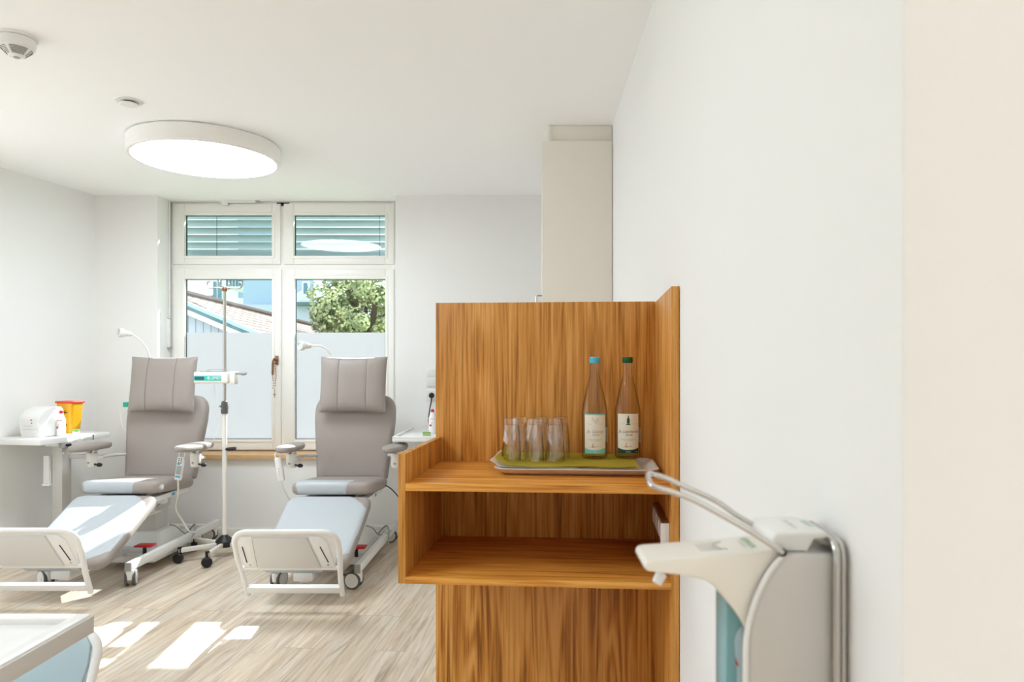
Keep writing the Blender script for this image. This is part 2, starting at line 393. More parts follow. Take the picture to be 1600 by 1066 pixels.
def rrect(x0, y0, x1, y1, r, seg=5):
    """rounded rectangle ccw; r number or 4 radii (bl, br, tr, tl)"""
    r = [r]*4 if not isinstance(r, (list, tuple)) else r
    cs = [(x0+r[0], y0+r[0], PI, r[0]), (x1-r[1], y0+r[1], 1.5*PI, r[1]), (x1-r[2], y1-r[2], 0, r[2]), (x0+r[3], y1-r[3], PI/2, r[3])]
    o = []
    for cx, cy, a0, rr in cs:
        for k in range(seg+1):
            a = a0+PI/2*k/seg; o.append((cx+rr*math.cos(a), cy+rr*math.sin(a)))
    return o
def tag(o, label, cat, group=None):
    o['label'] = label; o['category'] = cat
    if group: o['group'] = group
    return o
def thing(name, label, cat, loc, rz=0, group=None):
    o = bpy.data.objects.new(name, None); COL.objects.link(o); o.empty_display_size = 0.1
    o.location = loc; o.rotation_euler = (0, 0, rz); return tag(o, label, cat, group)
def structure(o): o['kind'] = 'structure'; return o
def sbox(name, lo, hi, m, bev=0):
    return structure(MB().box(lo, hi, m, bev).build(name))
def clone(o, parent=None):
    c = o.copy(); COL.objects.link(c); c.parent = parent
    for ch in [k for k in bpy.data.objects if k.parent == o]: clone(ch, c)
    return c

# ------------------------------------------------------------ the room
CZ = 2.6575
BW = 5.65            # room face of the back wall
sb = MB(); sb.box((-5.5, -3.0, -0.12), (4.0, 5.95, 0), 'floor_planks'); structure(sb.build('floor'))
structure(MB().box((-5.5, -3.0, CZ), (4.0, 6.02, CZ+0.2), 'ceiling_paint').build('ceiling'))
# back wall: left pier, parapet below the window, right pier
b = MB()
b.box((-3.8, BW, 0), (-2.93, BW+0.37, CZ), 'wall_paint')
b.box((-2.93, BW, 0), (-1.07, BW+0.37, 0.592), 'wall_paint')
b.box((-1.07, BW, 0), (0.65, BW+0.37, CZ), 'wall_paint')
structure(b.build('wall_back'))
# left wall leans away from the depth axis
b = MB(); d = Vector((0.181, 1, 0)).normalized(); c0 = Vector((-3.42, BW, 0)); c1 = c0-d*8.85; nrm = Vector((-d.y, d.x, 0))*0.2
def wl(s0, s1, z0, z1):
    p, q = c0-d*s0, c0-d*s1
    b.prism([(p.x, p.y), (q.x, q.y), (q.x+nrm.x, q.y+nrm.y), (p.x+nrm.x, p.y+nrm.y)], z0, z1, 'wall_paint', plane='XY')
wl(-.02, 1.5, 0, CZ); wl(8.0, 8.85, 0, CZ); wl(1.5, 8.0, 0, .35); wl(1.5, 8.0, 2.5, CZ); wl(3.6, 3.8, .35, 2.5); wl(5.2, 8.0, .35, 2.5)  # opening out of view, added to bring in soft daylight from the left
structure(b.build('wall_left'))
RX = 0.442
def RN(D): return 0.2286+0.0787*D    # the near stretch of the wall, flush with the oak counter
structure(MB().prism([(RX, BW), (RX, 2.72), (RN(.536), .536), (RN(.53)+.002, .5325), (RN(.53)+.006, .531), (3.2, 0.531), (3.2, .7), (RX+0.2, .7), (RX+0.2, BW)], 0, CZ, 'wall_paint', plane='XY').build('wall_right'))
sbox('baseboard_back', (-3.40, BW-0.014, 0), (RX, BW, 0.06), 'trim_white', 0.003)
b = MB(); e0 = c0-Vector((nrm.x, nrm.y, 0))*0.0
b.prism([(c0.x, c0.y-0.015), (c1.x, c1.y), (c1.x-nrm.x*.07, c1.y-nrm.y*.07), (c0.x-nrm.x*.07, c0.y-nrm.y*.07-0.015)], 0, 0.06, 'trim_white', plane='XY')
structure(b.build('baseboard_left'))
# wall behind the camera with a broad opening
b = MB(); b.box((-5.5, -3.2, 0), (-4.2, -3.0, CZ), 'wall_paint'); b.box((3.0, -3.2, 0), (4.0, -3.0, CZ), 'wall_paint')
b.box((-4.2, -3.2, 2.45), (3.0, -3.0, CZ), 'wall_paint'); b.box((-4.2, -3.2, 0), (3.0, -3.0, 2.45), 'wall_paint')
structure(b.build('wall_behind'))

# ------------------------------------------------------------ window
WD = 5.84
def wx(px): return (px-832)/1130*WD
def wz(py): return EYE-(py-573)/1130*WD
win = bpy.data.objects.new('window_1', None); COL.objects.link(win); structure(win)
def ring(mb, x0, z0, x1, z1, ix0, iz0, ix1, iz1, y0, y1, m, bev=0.004):
    mb.box((x0, y0, z0), (ix0, y1, z1), m, bev); mb.box((ix1, y0, z0), (x1, y1, z1), m, bev)
    mb.box((ix0, y0, z0), (ix1, y1, iz0), m, bev); mb.box((ix0, y0, iz1), (ix1, y1, z1), m, bev)
f = MB()
X0, X1, Z0, Z1 = -2.925, -1.072, 0.64, CZ-0.003
ring(f, X0, Z0, X1, Z1, wx(276), wz(700), wx(611), wz(322), WD+0.02, WD+0.09, 'frame_white')
f.box((wx(431), WD+0.02, Z0+.01), (wx(451), WD+0.09, Z1-.0005), 'frame_white')
f.box((X0+.01, WD+0.021, wz(424)), (X1-.01, WD+0.089, wz(408)), 'frame_white')
f.build('window_frame', win)
sashes = {'UL': (270, 318, 438, 413, 288, 336, 425, 400), 'UR': (443, 318, 615, 413, 459, 336, 601.5, 400),
          'LL': (270, 420, 439, 703, 288, 436, 425, 687), 'LR': (443, 420, 615, 703, 460, 436, 602, 687)}
for k, (a, b_, c_, d_, ga, gb, gc, gd) in sashes.items():
    s_ = MB(); x0, x1, z0, z1 = wx(a), wx(c_), wz(d_), wz(b_); gx0, gx1, gz0, gz1 = wx(ga), wx(gc), wz(gd), wz(gb)
    ring(s_, x0, z0, x1, z1, gx0, gz0, gx1, gz1, WD, WD+0.05, 'frame_white', 0.005)
    # inner bead step around the pane
    ring(s_, gx0-.022, gz0-.022, gx1+.022, gz1+.022, gx0, gz0, gx1, gz1, WD-0.006, WD+0.01, 'frame_white', 0.003)
    so = s_.build('sash', win)
    g_ = MB(); ring(g_, gx0-.002, gz0-.002, gx1+.002, gz1+.002, gx0+.004, gz0+.004, gx1-.004, gz1-.004, WD+0.03, WD+0.046, 'gasket_black', 0)
    g_.build('gasket', so)
    p_ = MB(); p_.quad([(gx0, WD+.04, gz0), (gx1, WD+.04, gz0), (gx1, WD+.04, gz1), (gx0, WD+.04, gz1)], 'window_glass'); p_.build('glass_pane', so)
    if k[0] == 'L':
        q_ = MB(); q_.box((gx0, WD+.034, gz0), (gx1, WD+.0365, wz(519.5)), 'frosted_film'); q_.build('frosted_film', so)
# seam shadows / rebates between frame and sash are real gaps; handle with plate
h = MB(); hx = wx(433)
h.box((hx-.014, WD-0.014, wz(570)), (hx+.014, WD-0.006, wz(556)), 'bronze', 0.003)
h.cyl((hx, WD-0.01, wz(562)), (hx, WD-0.05, wz(562)), 0.009, 'bronze')
h.tube([(hx, WD-.05, wz(562)), (hx-.012, WD-.055, wz(564)), (hx-.017, WD-.055, wz(575)), (hx-.017, WD-.055, wz(586))], 0.009, 'bronze', smooth=4)
h.build('window_handle', win)
op = MB()
op.box((wx(346), WD-.03, wz(318)), (wx(401), WD-.006, wz(312.5)), 'plastic_white', 0.003)
op.cyl((wx(401), WD-.018, wz(315.5)), (wx(406), WD-.018, wz(315.5)), 0.008, 'metal_grey')
op.box((wx(349), WD-.032, wz(322)), (wx(358), WD-.01, wz(316)), 'plastic_white', 0.002)
op.cyl((wx(266), WD-.02, wz(315)), (wx(346), WD-.02, wz(315)), 0.0065, 'plastic_white')
op.cyl((wx(266.5), WD-.02, wz(315)), (wx(266.5), WD-.02, wz(498)), 0.0065, 'plastic_white')
op.box((wx(263), WD-.045, wz(543)), (wx(268.5), WD-.012, wz(499)), 'plastic_white', 0.005)
op.box((wx(264), WD-.04, wz(501)), (wx(268), WD-.014, wz(498)), 'metal_grey', 0.001)
op.box((wx(266), WD-.04, wz(546)), (wx(270), WD-.014, wz(542)), 'metal_grey', 0.001)
op.build('fanlight_opener', win)
sl = MB(); sl.box((-2.928, BW-0.035, 0.593), (-1.072, WD+.10, 0.636), 'sill_wood', 0.004)
structure(sl.build('trim_1'))

# exterior venetian blinds behind the upper panes
def blind(x0, x1, cx, label):
    t = thing('venetian_blind', label, 'blind', ((x0+x1)/2, WD+0.25, wz(402)), group='raised outside blinds behind the top panes')
    hw = (x1-x0)/2
    for k in range(7):
        z = 0.075+k*0.062
        s_ = MB(); pr = []
        for j in range(9):
            u = -0.04+0.08*j/8; pr.append((u, 0.008*(1-(u/0.04)**2)))
        poly = pr+[(u, v-0.0015) for u, v in reversed(pr)]
        X = Matrix.Translation((0, 0, z)) @ Matrix.Rotation(math.radians(-32), 4, 'X')
        s_.prism(poly, -hw, hw, 'blind_slat', plane='YZ', X=X); s_.build('slat', t)
    MB().box((-hw, -.04, 0.012), (hw, .04, 0.030), 'blind_slat', 0.004).build('bottom_rail', t)
    for c in cx:
        MB().cyl((c-(x0+x1)/2, -.05, 0.02), (c-(x0+x1)/2, -.05, 0.47), 0.0022, 'gasket_black', 6).build('cord', t)
blind(-2.98, wx(436), [wx(322)], 'grey outdoor venetian blind half raised behind the left top pane')
blind(wx(440), wx(612), [wx(585)], 'grey outdoor venetian blind half raised behind the right top pane')

# rosary on the window handle
r_ = MB(); pts = []
zt = wz(560)
for k in range(25):
    a = k/24; s1 = math.sin(a*PI)
    pts.append(Vector((hx-.006+0.012*math.cos(a*2*PI+PI/2)*(1-0.3*a)+0.004*math.sin(5*a), WD-.048, zt-0.23*s1)))
pts = [Vector((hx+.004*math.cos(k*.9)+(0.012 if k < 12 else -0.010)*min(1, min(k, 24-k)/4), WD-.068, zt-.004-0.235*(1-abs(k-12)/12))) for k in range(25)]
for p in pts: r_.lathe([(0.001, -.0045), (.0035, -.003), (.0045, 0), (.0035, .003), (.001, .0045)], 'bronze', p, 8)
r_.tube(pts, 0.0012, 'bronze', 5)
zc = zt-.239
for k in range(4): r_.lathe([(0.001, -.0045), (.0045, 0), (.001, .0045)], 'bronze', (hx+.003, WD-.068, zc-.008*k-.006), 8)
tag(r_.build('rosary'), 'brown beaded rosary hanging from the window handle', 'rosary')
cr = MB(); 
ro = bpy.data.objects['rosary']
cr.box((hx, WD-.070, zc-.075), (hx+.006, WD-.066, zc-.036), 'bronze', .001); cr.box((hx-.007, WD-.070, zc-.054), (hx+.013, WD-.066, zc-.048), 'bronze', .001)
cr.build('cross', ro)

# ------------------------------------------------------------ ceiling fixtures
def ceiling_lamp(x, y, label):
    t = thing('ceiling_lamp', label, 'ceiling lamp', (x, y, CZ))
    R = 0.423
    MB().lathe([(R-.03, 0), (R-.03, -.006)], 'gasket_black', seg=72).build('mounting_ring', t)
    MB().lathe([(R-.004, -.006), (R, -.010), (R, -.096), (R-.006, -.102), (R-.022, -.102), (R-.022, -.092)], 'frame_white', seg=96, cap=False).build('housing', t)
    MB().lathe([(0.001, -.088), (R-.01, -.088)], 'frame_white', seg=96, cap=False).build('back_plate', t)
    MB().lathe([(0.001, -.0985), (R-.1, -.0985), (R-.023, -.0975)], 'diffuser', seg=96, cap=False).build('diffuser', t)
    return t
ceiling_lamp(-1.96, 4.34, 'large round white ceiling lamp glowing above the chairs')
ceiling_lamp(-1.96, .9, 'extra round ceiling lamp added out of view to brighten the room')  # unseen extra lamp, put in for more light in the room
t = thing('smoke_detector', 'white round smoke detector with vent slots at the upper left corner', 'smoke detector', (-2.09, 2.93, CZ))
MB().lathe([(.075, 0), (.075, -.008), (.07, -.01)], 'plastic_white', seg=40).build('mounting_base', t)
MB().lathe([(.066, -.012), (.068, -.03), (.064, -.046), (.056, -.052), (.030, -.078), (.014, -.084)], 'plastic_white', seg=40).build('housing', t)
b = MB()
for k in range(6):
    z = -.055-.0042*k; r = .056-(.026*(-z-.052)/.026)+.0012
    for a0 in range(4):
        aa = a0*PI/2-PI/2+.12
        pts = [(r*math.cos(aa+j*.21), r*math.sin(aa+j*.21), z) for j in range(7)]
        b.tube(pts, 0.0011, 'black_ink', 5)
b.build('vent_slots', t)
MB().lathe([(.012, -.084), (.011, -.087)], 'metal_grey', seg=16).build('sensor_tip', t)
b = MB(); b.box((-.15, -.03, -.035), (-.055, .04, 0), 'plastic_white', .004); b.tube([(-.13, -.01, -.035), (-.08, -.01, -.036)], .0015, 'metal_grey'); b.build('cable_box', t)
t = thing('ceiling_vent', 'small flat white round vent disc on the ceiling beyond the smoke detector', 'vent', (-2.03, 3.64, CZ))
MB().lathe([(.066, 0), (.064, -.004), (.046, -.006)], 'plastic_white', seg=40).build('flange', t)
MB().lathe([(.030, -.004), (.030, -.016)], 'gasket_black', seg=30).build('neck', t)
MB().lathe([(.042, -.014), (.044, -.018), (.040, -.022), (.01, -.024)], 'plastic_white', seg=40).build('disc', t)

# ------------------------------------------------------------ tall closet by the right wall
t = thing('tall_closet', 'tall cream closet standing behind the oak counter by the right wall', 'closet', (0, 3.98, 0))
MB().box((.057, .022, 0.001), (RX-.002, .6, 2.555), 'closet_cream', .002).build('carcass', t)
MB().box((.053, 0, .06), (RX-.003, .02, 2.563), 'closet_cream', .002).build('door', t)
b = MB(); b.box((.089, .030, 2.563), (RX-.002, .6, CZ-.001), 'closet_cream', .001); b.box((.089, .024, 2.563), (.108, .034, CZ-.001), 'closet_cream', .001); b.build('top_filler', t)
b = MB(); b.tube([(.055, .012, 1.712), (.028, .012, 1.712), (.022, .012, 1.705), (.022, .012, 1.45), (.028, .012, 1.44), (.056, .012, 1.44)], .0045, 'steel', 8); b.build('side_handle', t)

# ------------------------------------------------------------ oak counter
TH = -math.atan2(0.0785, 0.9969)
cab = thing('drinks_counter', 'oak counter with open shelf, tall side board and back board holding drinks', 'counter', (-0.349, 1.879, 0), TH)
Wc, Dc, T = 0.7206, 0.461, 0.019
MB().box((0, 0, .756), (T, Dc, 1.093), 'oak_side', .0008).build('left_side', cab)
MB().box((Wc-T, 0, 0), (Wc, Dc+T, 1.523), 'oak_side', .0008).build('right_side', cab)
MB().box((0, Dc, .774), (Wc-T, Dc+T, 1.526), 'oak_vertical', .0008).build('back_board', cab)
MB().box((0, Dc, 0), (Wc-T, Dc+T, .774), 'oak_figured', .0008).build('lower_panel', cab)
MB().box((T, 0, 1.016-T), (Wc-T, Dc, 1.016), 'oak_horizontal', .0008).build('worktop', cab)
MB().box((T, 0, .756), (Wc-T, Dc, .7735), 'oak_horizontal', .0008).build('bottom_shelf', cab)
def cabpt(u, v, z): return cab.matrix_basis @ Vector((u, v, z))
bpy.context.view_layer.update()
CM = Matrix.Translation(cab.location) @ Matrix.Rotation(TH, 4, 'Z')
# multi socket strip on the inside of the right board
t = thing('socket_strip', 'brown framed wall socket strip with white inserts inside the oak shelf', 'socket strip', CM @ Vector((Wc-T, 0, 0)), TH)
MB().box((-.017, .040, .858), (-.0005, .335, .915), 'socket_brown', .002).build('frame', t)
for k in range(4):
    y = .075+k*.0735
    b = MB(); b.box((-.020, y-.026, .863), (-.0165, y+.026, .910), 'plastic_white', .0015)
    b.lathe([(.0165, 0), (.0165, .002)], 'panel_grey', (-.0215, y, .8865), 20, axis='X'); b.build('socket', t)
MB().box((-.0235, .038, .857), (-.0005, .0405, .916), 'plastic_white', .001).build('end_cap', t)

# tray with paper, napkins, glasses and bottles
SH = 1.016
def traypt(px, D): return Vector(((px-832)/1130*D, D, 0))
TR = thing('serving_tray', 'grey speckled plastic serving tray on top of the oak counter', 'tray', CM @ Vector((0.225, 0.150, SH+.0005)), TH)
TRM = Matrix.Translation(TR.location) @ Matrix.Rotation(TH, 4, 'Z')
TW, TD = 0.465, 0.275
def loop(ins, z, r): return [(x, y, z) for x, y in rrect(ins, ins, TW-ins, TD-ins, r, 6)]
b = MB(); bm = bmesh.new()
Ls = [loop(.030, 0, .03), loop(.016, .006, .035), loop(.002, .017, .045), loop(0, .0185, .046), loop(.002, .020, .045), loop(.017, .0185, .035), loop(.022, .010, .03), loop(.034, .004, .025)]
rings = [[bm.verts.new(p) for p in L_] for L_ in Ls]
for a, c in zip(rings, rings[1:]):
    n = len(a)
    for k in range(n): bm.faces.new((a[k], a[(k+1) % n], c[(k+1) % n], c[k]))
bm.faces.new(rings[0][::-1]); bm.faces.new(rings[-1]); b._merge(bm, 'tray_grey'); b.build('tray_body', TR)
MB().tube([(TW-.008, .07, .021), (TW-.008, TD-.07, .021)], .002, 'tray_grey', 6).build('grip', TR)
def sheet(name, label, cat, x0, y0, x1, y1, z, m, curl=None, rot=0, group=None):
    nx, ny = 24, 16; bm = bmesh.new(); g = []
    for j in range(ny+1):
        row = []
        for i in range(nx+1):
            u, v = i/nx, j/ny; x = x0+(x1-x0)*u; y = y0+(y1-y0)*v
            zz = z+0.0012*math.sin(9*u+3*v)*math.sin(7*v+2) + (curl(u, v) if curl else 0)
            row.append(bm.verts.new((x, y, zz)))
        g.append(row)
    for j in range(ny):
        for i in range(nx): bm.faces.new((g[j][i], g[j][i+1], g[j+1][i+1], g[j+1][i]))
    bmesh.ops.solidify(bm, geom=bm.faces[:], thickness=0.0008)
    b = MB(); b._merge(bm, m); o = b.build(name); o.location = TR.location; o.rotation_euler = (0, 0, TH+rot)
    return tag(o, label, cat, group)
lift = lambda u, v: 0.016*max(0, 1-u/.10)+0.010*max(0, 1-v/.10)*0
def rimc(u, v): return 0.020*max(0, 1-u/.09)**1.2
sheet('paper_sheet', 'white paper sheet lining the tray beneath the green napkins', 'paper', -.008, .012, TW-.055, TD-.012, .0215, 'paper_white', rimc)
sheet('napkin', 'olive green napkin under the drinking glasses, curling over the left tray rim', 'napkin', .006, .020, .262, TD-.008, .0245, 'napkin_green', lambda u, v: 0.024*max(0, 1-u/.16)**1.3+.010*max(0, (v-.8)/.2))
sheet('napkin', 'olive green napkin lying under the two water bottles', 'napkin', .235, .014, TW-.06, TD-.012, .0262, 'napkin_green', lambda u, v: .006*max(0, (v-.8)/.2))
GZ = .0293  # height the drinks stand on

gm = MB()
def glass_mesh():
    H = .124; seg = 16; bm = bmesh.new()
    outp = [(.0295, 0), (.0285, .03), (.0262, .07), (.0238, H-.02), (.0222, H-.003), (.0205, H)]
    inp = [(.0205, H-.019), (.0222, H-.026), (.0245, .07), (.0268, .03), (.0280, .0)]
    prof = outp+[(.006, H)]
    def ringv(r, z, tw, facet): return [bm.verts.new(((r*(1-(facet if k % 2 else 0)))*math.cos(2*PI*k/seg+tw), (r*(1-(facet if k % 2 else 0)))*math.sin(2*PI*k/seg+tw), z)) for k in range(seg)]
    R = [ringv(r, z, .9*z/.12, .035) for r, z in outp]
    top = bm.verts.new((0, 0, H-.0015)); bot = bm.verts.new((0, 0, H-.017))
    I = [ringv(r, z, .9*z/.12, .0) for r, z in inp]
    seq = R
    for a, b in zip(seq, seq[1:]):
        for k in range(seg): bm.faces.new((a[k], a[(k+1) % seg], b[(k+1) % seg], b[k]))
    for k in range(seg): bm.faces.new((R[-1][k], R[-1][(k+1) % seg], top))
    for k in range(seg): bm.faces.new((I[0][(k+1) % seg], I[0][k], bot))
    for a, b in zip(I, I[1:]):
        for k in range(seg): bm.faces.new((a[k], a[(k+1) % seg], b[(k+1) % seg], b[k]))
    for k in range(seg): bm.faces.new((I[-1][k], I[-1][(k+1) % seg], R[0][(k+1) % seg], R[0][k]))
    b = MB(); b._merge(bm, 'clear_glass'); return b
gl = glass_mesh().build('drinking_glass', sharp=20)
rows = {'front': (.098, 'front', 'left'), }
cols = ['leftmost', 'middle', 'rightmost']
first = True
for ri, (v, rn) in enumerate(((.108, 'front'), (.176, 'back'))):
    for ci in range(3):
        D0 = 2.115 + (0 if ri == 0 else .068)
        px = [[799, 835, 867], [812, 844, 876]][ri][ci]
        o = gl if first else gl.copy()
        if not first: COL.objects.link(o)
        first = False
        # solve for the tray position that lies on this row
        loc = Vector(((px-832)/1130*D0, D0, SH+GZ)); o.location = loc; o.rotation_euler = (0, 0, .4*ci+ri)
        tag(o, 'upturned clear drinking glass, %s of the three in the %s row on the tray' % (cols[ci], rn), 'glass', 'upturned drinking glasses on the tray')

def bottle(loc, rz, kind, label):
    t = thing('water_bottle', label, 'bottle', loc, rz, 'glass water bottles on the tray')
    H = .303
    prof = [(.0345, 0), (.0385, .004), (.0390, .012), (.0390, .138), (.0380, .147), (.0345, .165), (.0280, .195), (.0210, .224), (.0160, .243), (.0138, .255), (.0132, .275), (.0132, .286), (.0142, .287), (.0142, .290)]
    MB().lathe(prof, 'bottle_glass', seg=48).build('glass_body', t)
    lvl = .262 if kind == 'teal' else .243
    wp = [(.0330, .006), (.0368, .010), (.0372, .138), (.0362, .147), (.0328, .165), (.0265, .195), (.0196, .224), (.0147, .243)]
    wp = [p for p in wp if p[1] <= lvl]; 
    if lvl > .243: wp += [(.0122, .256), (.0120, lvl)]
    MB().lathe(wp, 'water', seg=48).build('water', t)
    cm = 'cap_blue' if kind == 'teal' else 'cap_green'
    b = MB(); b.lathe([(.0150, .2855), (.0155, .287), (.0155, .302), (.0148, .3035), (.012, .304)], cm, seg=32)
    for k in range(32):
        a = 2*PI*k/32; b.box((-.0004, .0150, .288), (.0004, .0160, .300), cm, 0, X=Matrix.Rotation(a, 4, 'Z'))
    b.build('screw_cap', t)
    R = .0393
    def cy(x, z, r=R): a = -PI/2+x/r; return Vector((r*math.cos(a), r*math.sin(a), z))
    def patch(mb, x0, x1, zf0, zf1, m, r):
        n = 16
        for k in range(n):
            xa, xb = x0+(x1-x0)*k/n, x0+(x1-x0)*(k+1)/n
            mb.quad([cy(xa, zf0(xa), r), cy(xb, zf0(xb), r), cy(xb, zf1(xb), r), cy(xa, zf1(xa), r)], m)
    b = MB(); hw = .0345
    patch(b, -hw, hw, lambda x: .0165, lambda x: .134, 'label_paper', R)
    lab = b.build('front_label', t, recalc=False)
    band = 'label_teal' if kind == 'teal' else 'label_green'
    b = MB(); patch(b, -hw, hw, lambda x: .0165, lambda x: .0265+.006*(x/hw)**2, band, R+.0002)
    if kind == 'teal': b.build('colour_band', lab, recalc=False); b = MB(); patch(b, -hw, hw, lambda x: .1305, lambda x: .134, band, R+.0002)
    b.build('colour_band', lab, recalc=False)
    RR = R+.0004
    b = MB(); fn = lambda dx, dz: (lambda x, y: cy(x+dx, y+dz, RR))
    ink = 'grey_ink' if kind == 'teal' else 'black_ink'
    if kind == 'teal':
        b.text('St. Georgs', .0125, ink, fn(0, .081), shear=.35); b.text('Quelle', .008, ink, fn(.002, .072), shear=.35)
    else:
        b.text('St. Leonhards', .0115, ink, fn(0, .081), shear=.35); b.text('Quelle', .008, ink, fn(.002, .0715), shear=.35)
    b.text('NATURLICHES MINERALWASSER', .0032, 'grey_ink', fn(0, .057)); b.text('ABFÜLLUNG AM QUELLORT', .0022, 'grey_ink', fn(0, .0535))
    b.text('L', .018, 'logo_red', fn(-.007, .041), shear=.4); b.text('ichtquell', .0042, ink, fn(.004, .0375))
    patch(b, -.016, .001, lambda x: .0345, lambda x: .0352, 'logo_red', RR)
    b.text('1,0 l' , .004, 'label_paper', fn(.026, .0215)); b.text('MEDIUM' if kind != 'teal' else 'STILL', .004, 'label_paper', fn(0, .0205))
    patch(b, -.030, -.010, lambda x: .1035, lambda x: .1040, 'grey_ink', RR); patch(b, .010, .030, lambda x: .1035, lambda x: .1040, 'grey_ink', RR)
    if kind == 'teal':   # rearing horse drawn in a few strokes
        for st in ([(-.013, .124), (-.010, .120), (-.012, .115), (-.008, .117), (-.004, .112), (0, .109)], [(-.010, .124), (-.006, .122), (-.004, .117), (-.006, .113)],
                   [(0, .109), (.003, .114), (.008, .118), (.012, .121), (.011, .115), (.013, .110)], [(.003, .109), (.006, .105), (.002, .104)], [(.006, .117), (.004, .111), (.008, .107)]):
            b.tube([cy(x*.8, z, RR) for x, z in st], .00045, 'grey_ink', 4)
    else:                # standing robed figure
        for x0, z0, x1, z1 in ((-.002, .120, .002, .126), (-.004, .105, .004, .120), (-.006, .101, .006, .104), (-.0008, .126, .0008, .130)):
            patch(b, x0, x1, (lambda z: (lambda x: z))(z0), (lambda z: (lambda x: z))(z1), 'label_green', RR)
    b.build('lettering', lab, recalc=False)
    b = MB(); patch(b, .052, .088, lambda x: .045, lambda x: .090, 'label_paper', R); b.build('back_label', t, recalc=False)
    return t
bottle(Vector(((929-832)/1130*2.185, 2.185, SH+GZ)), -.04, 'teal', 'clear glass water bottle with light blue cap and pale label')
bottle(Vector(((980.5-832)/1130*2.19, 2.19, SH+GZ)), -.07, 'green', 'clear glass water bottle with dark green cap and green edged label')

# ------------------------------------------------------------ treatment chairs
def wheel(mb, x, y, z, r, w, tyre, hub):
    mb.lathe([(r*.62, -w/2), (r*.93, -w/2), (r, -w/4), (r, w/4), (r*.93, w/2), (r*.62, w/2)], tyre, (x, y, z), 28, axis='X')
    mb.lathe([(r*.1, -w/2-.004), (r*.30, -w/2-.004), (r*.34, -w/2-.001), (r*.80, -w/2-.002), (r*.84, 0), (r*.80, w/2+.002), (r*.34, w/2+.001), (r*.30, w/2+.004), (r*.1, w/2+.004)], hub, (x, y, z), 28, axis='X')
def castor(parent, x, y, top, rz, r=.052, tyre='rubber_grey', hub='metal_white', body='metal_white', w=.018, off=.03):
    c = MB(); X = Matrix.Translation((x, y, 0)) @ Matrix.Rotation(rz, 4, 'Z')
    c.cyl((0, 0, r*1.15), (0, 0, top), .024, body, 20, X=X)
    c.box((-.016, -.022, r*.75), (.016, off+.018, r*1.75), body, .010, 3, X=X)
    o = c.build('castor', parent)
    for sgn in (-1, 1):
        b = MB(); wheel(b, sgn*(w/2+.012), off, r, r, w, tyre, hub)
        bmesh.ops.transform(b.bm, matrix=X, verts=b.bm.verts); b.build('wheel', o)
    b = MB(); b.box((-.012, off+.012, r*1.35), (.012, off+r+.018, r*1.6), tyre, .004, X=X); b.build('brake_lever', o)
    return o

def pillow(w, h, t):
    n = 48; bm = bmesh.new(); F = []; B = []
    for j in range(n+1):
        fr = []; bk = []
        for i in range(n+1):
            u = -1+2*i/n; v = -1+2*j/n
            # pinched outline: sides bow inwards a little between the corners
            x = w/2*u*(1-.030*(1-v*v)*(abs(u)**3)); z = h/2*v*(1-.045*(1-u*u)*(abs(v)**3))
            e = max(0, (1-u**4)*(1-v**4))**.55
            th = t/2*e
            se = sum(math.exp(-((x-s*w*.21)/.0035)**2) for s in (-1, 1))
            sh = sum(math.exp(-((x-s*w*.21)/.03)**2) for s in (-1, 1))
            wr = .0013*math.sin(x*55+z*18)*math.sin(z*26+1.3)*e
            yf = -th+se*.0035*e+sh*.003*e+wr
            fr.append(bm.verts.new((x, yf, z)))
            bk.append(fr[-1] if (i in (0, n) or j in (0, n)) else bm.verts.new((x, th*.6, z)))
        F.append(fr); B.append(bk)
    for j in range(n):
        for i in range(n):
            bm.faces.new((F[j][i], F[j][i+1], F[j+1][i+1], F[j+1][i]))
            bm.faces.new((B[j][i], B[j+1][i], B[j+1][i+1], B[j][i+1]))
    return bm

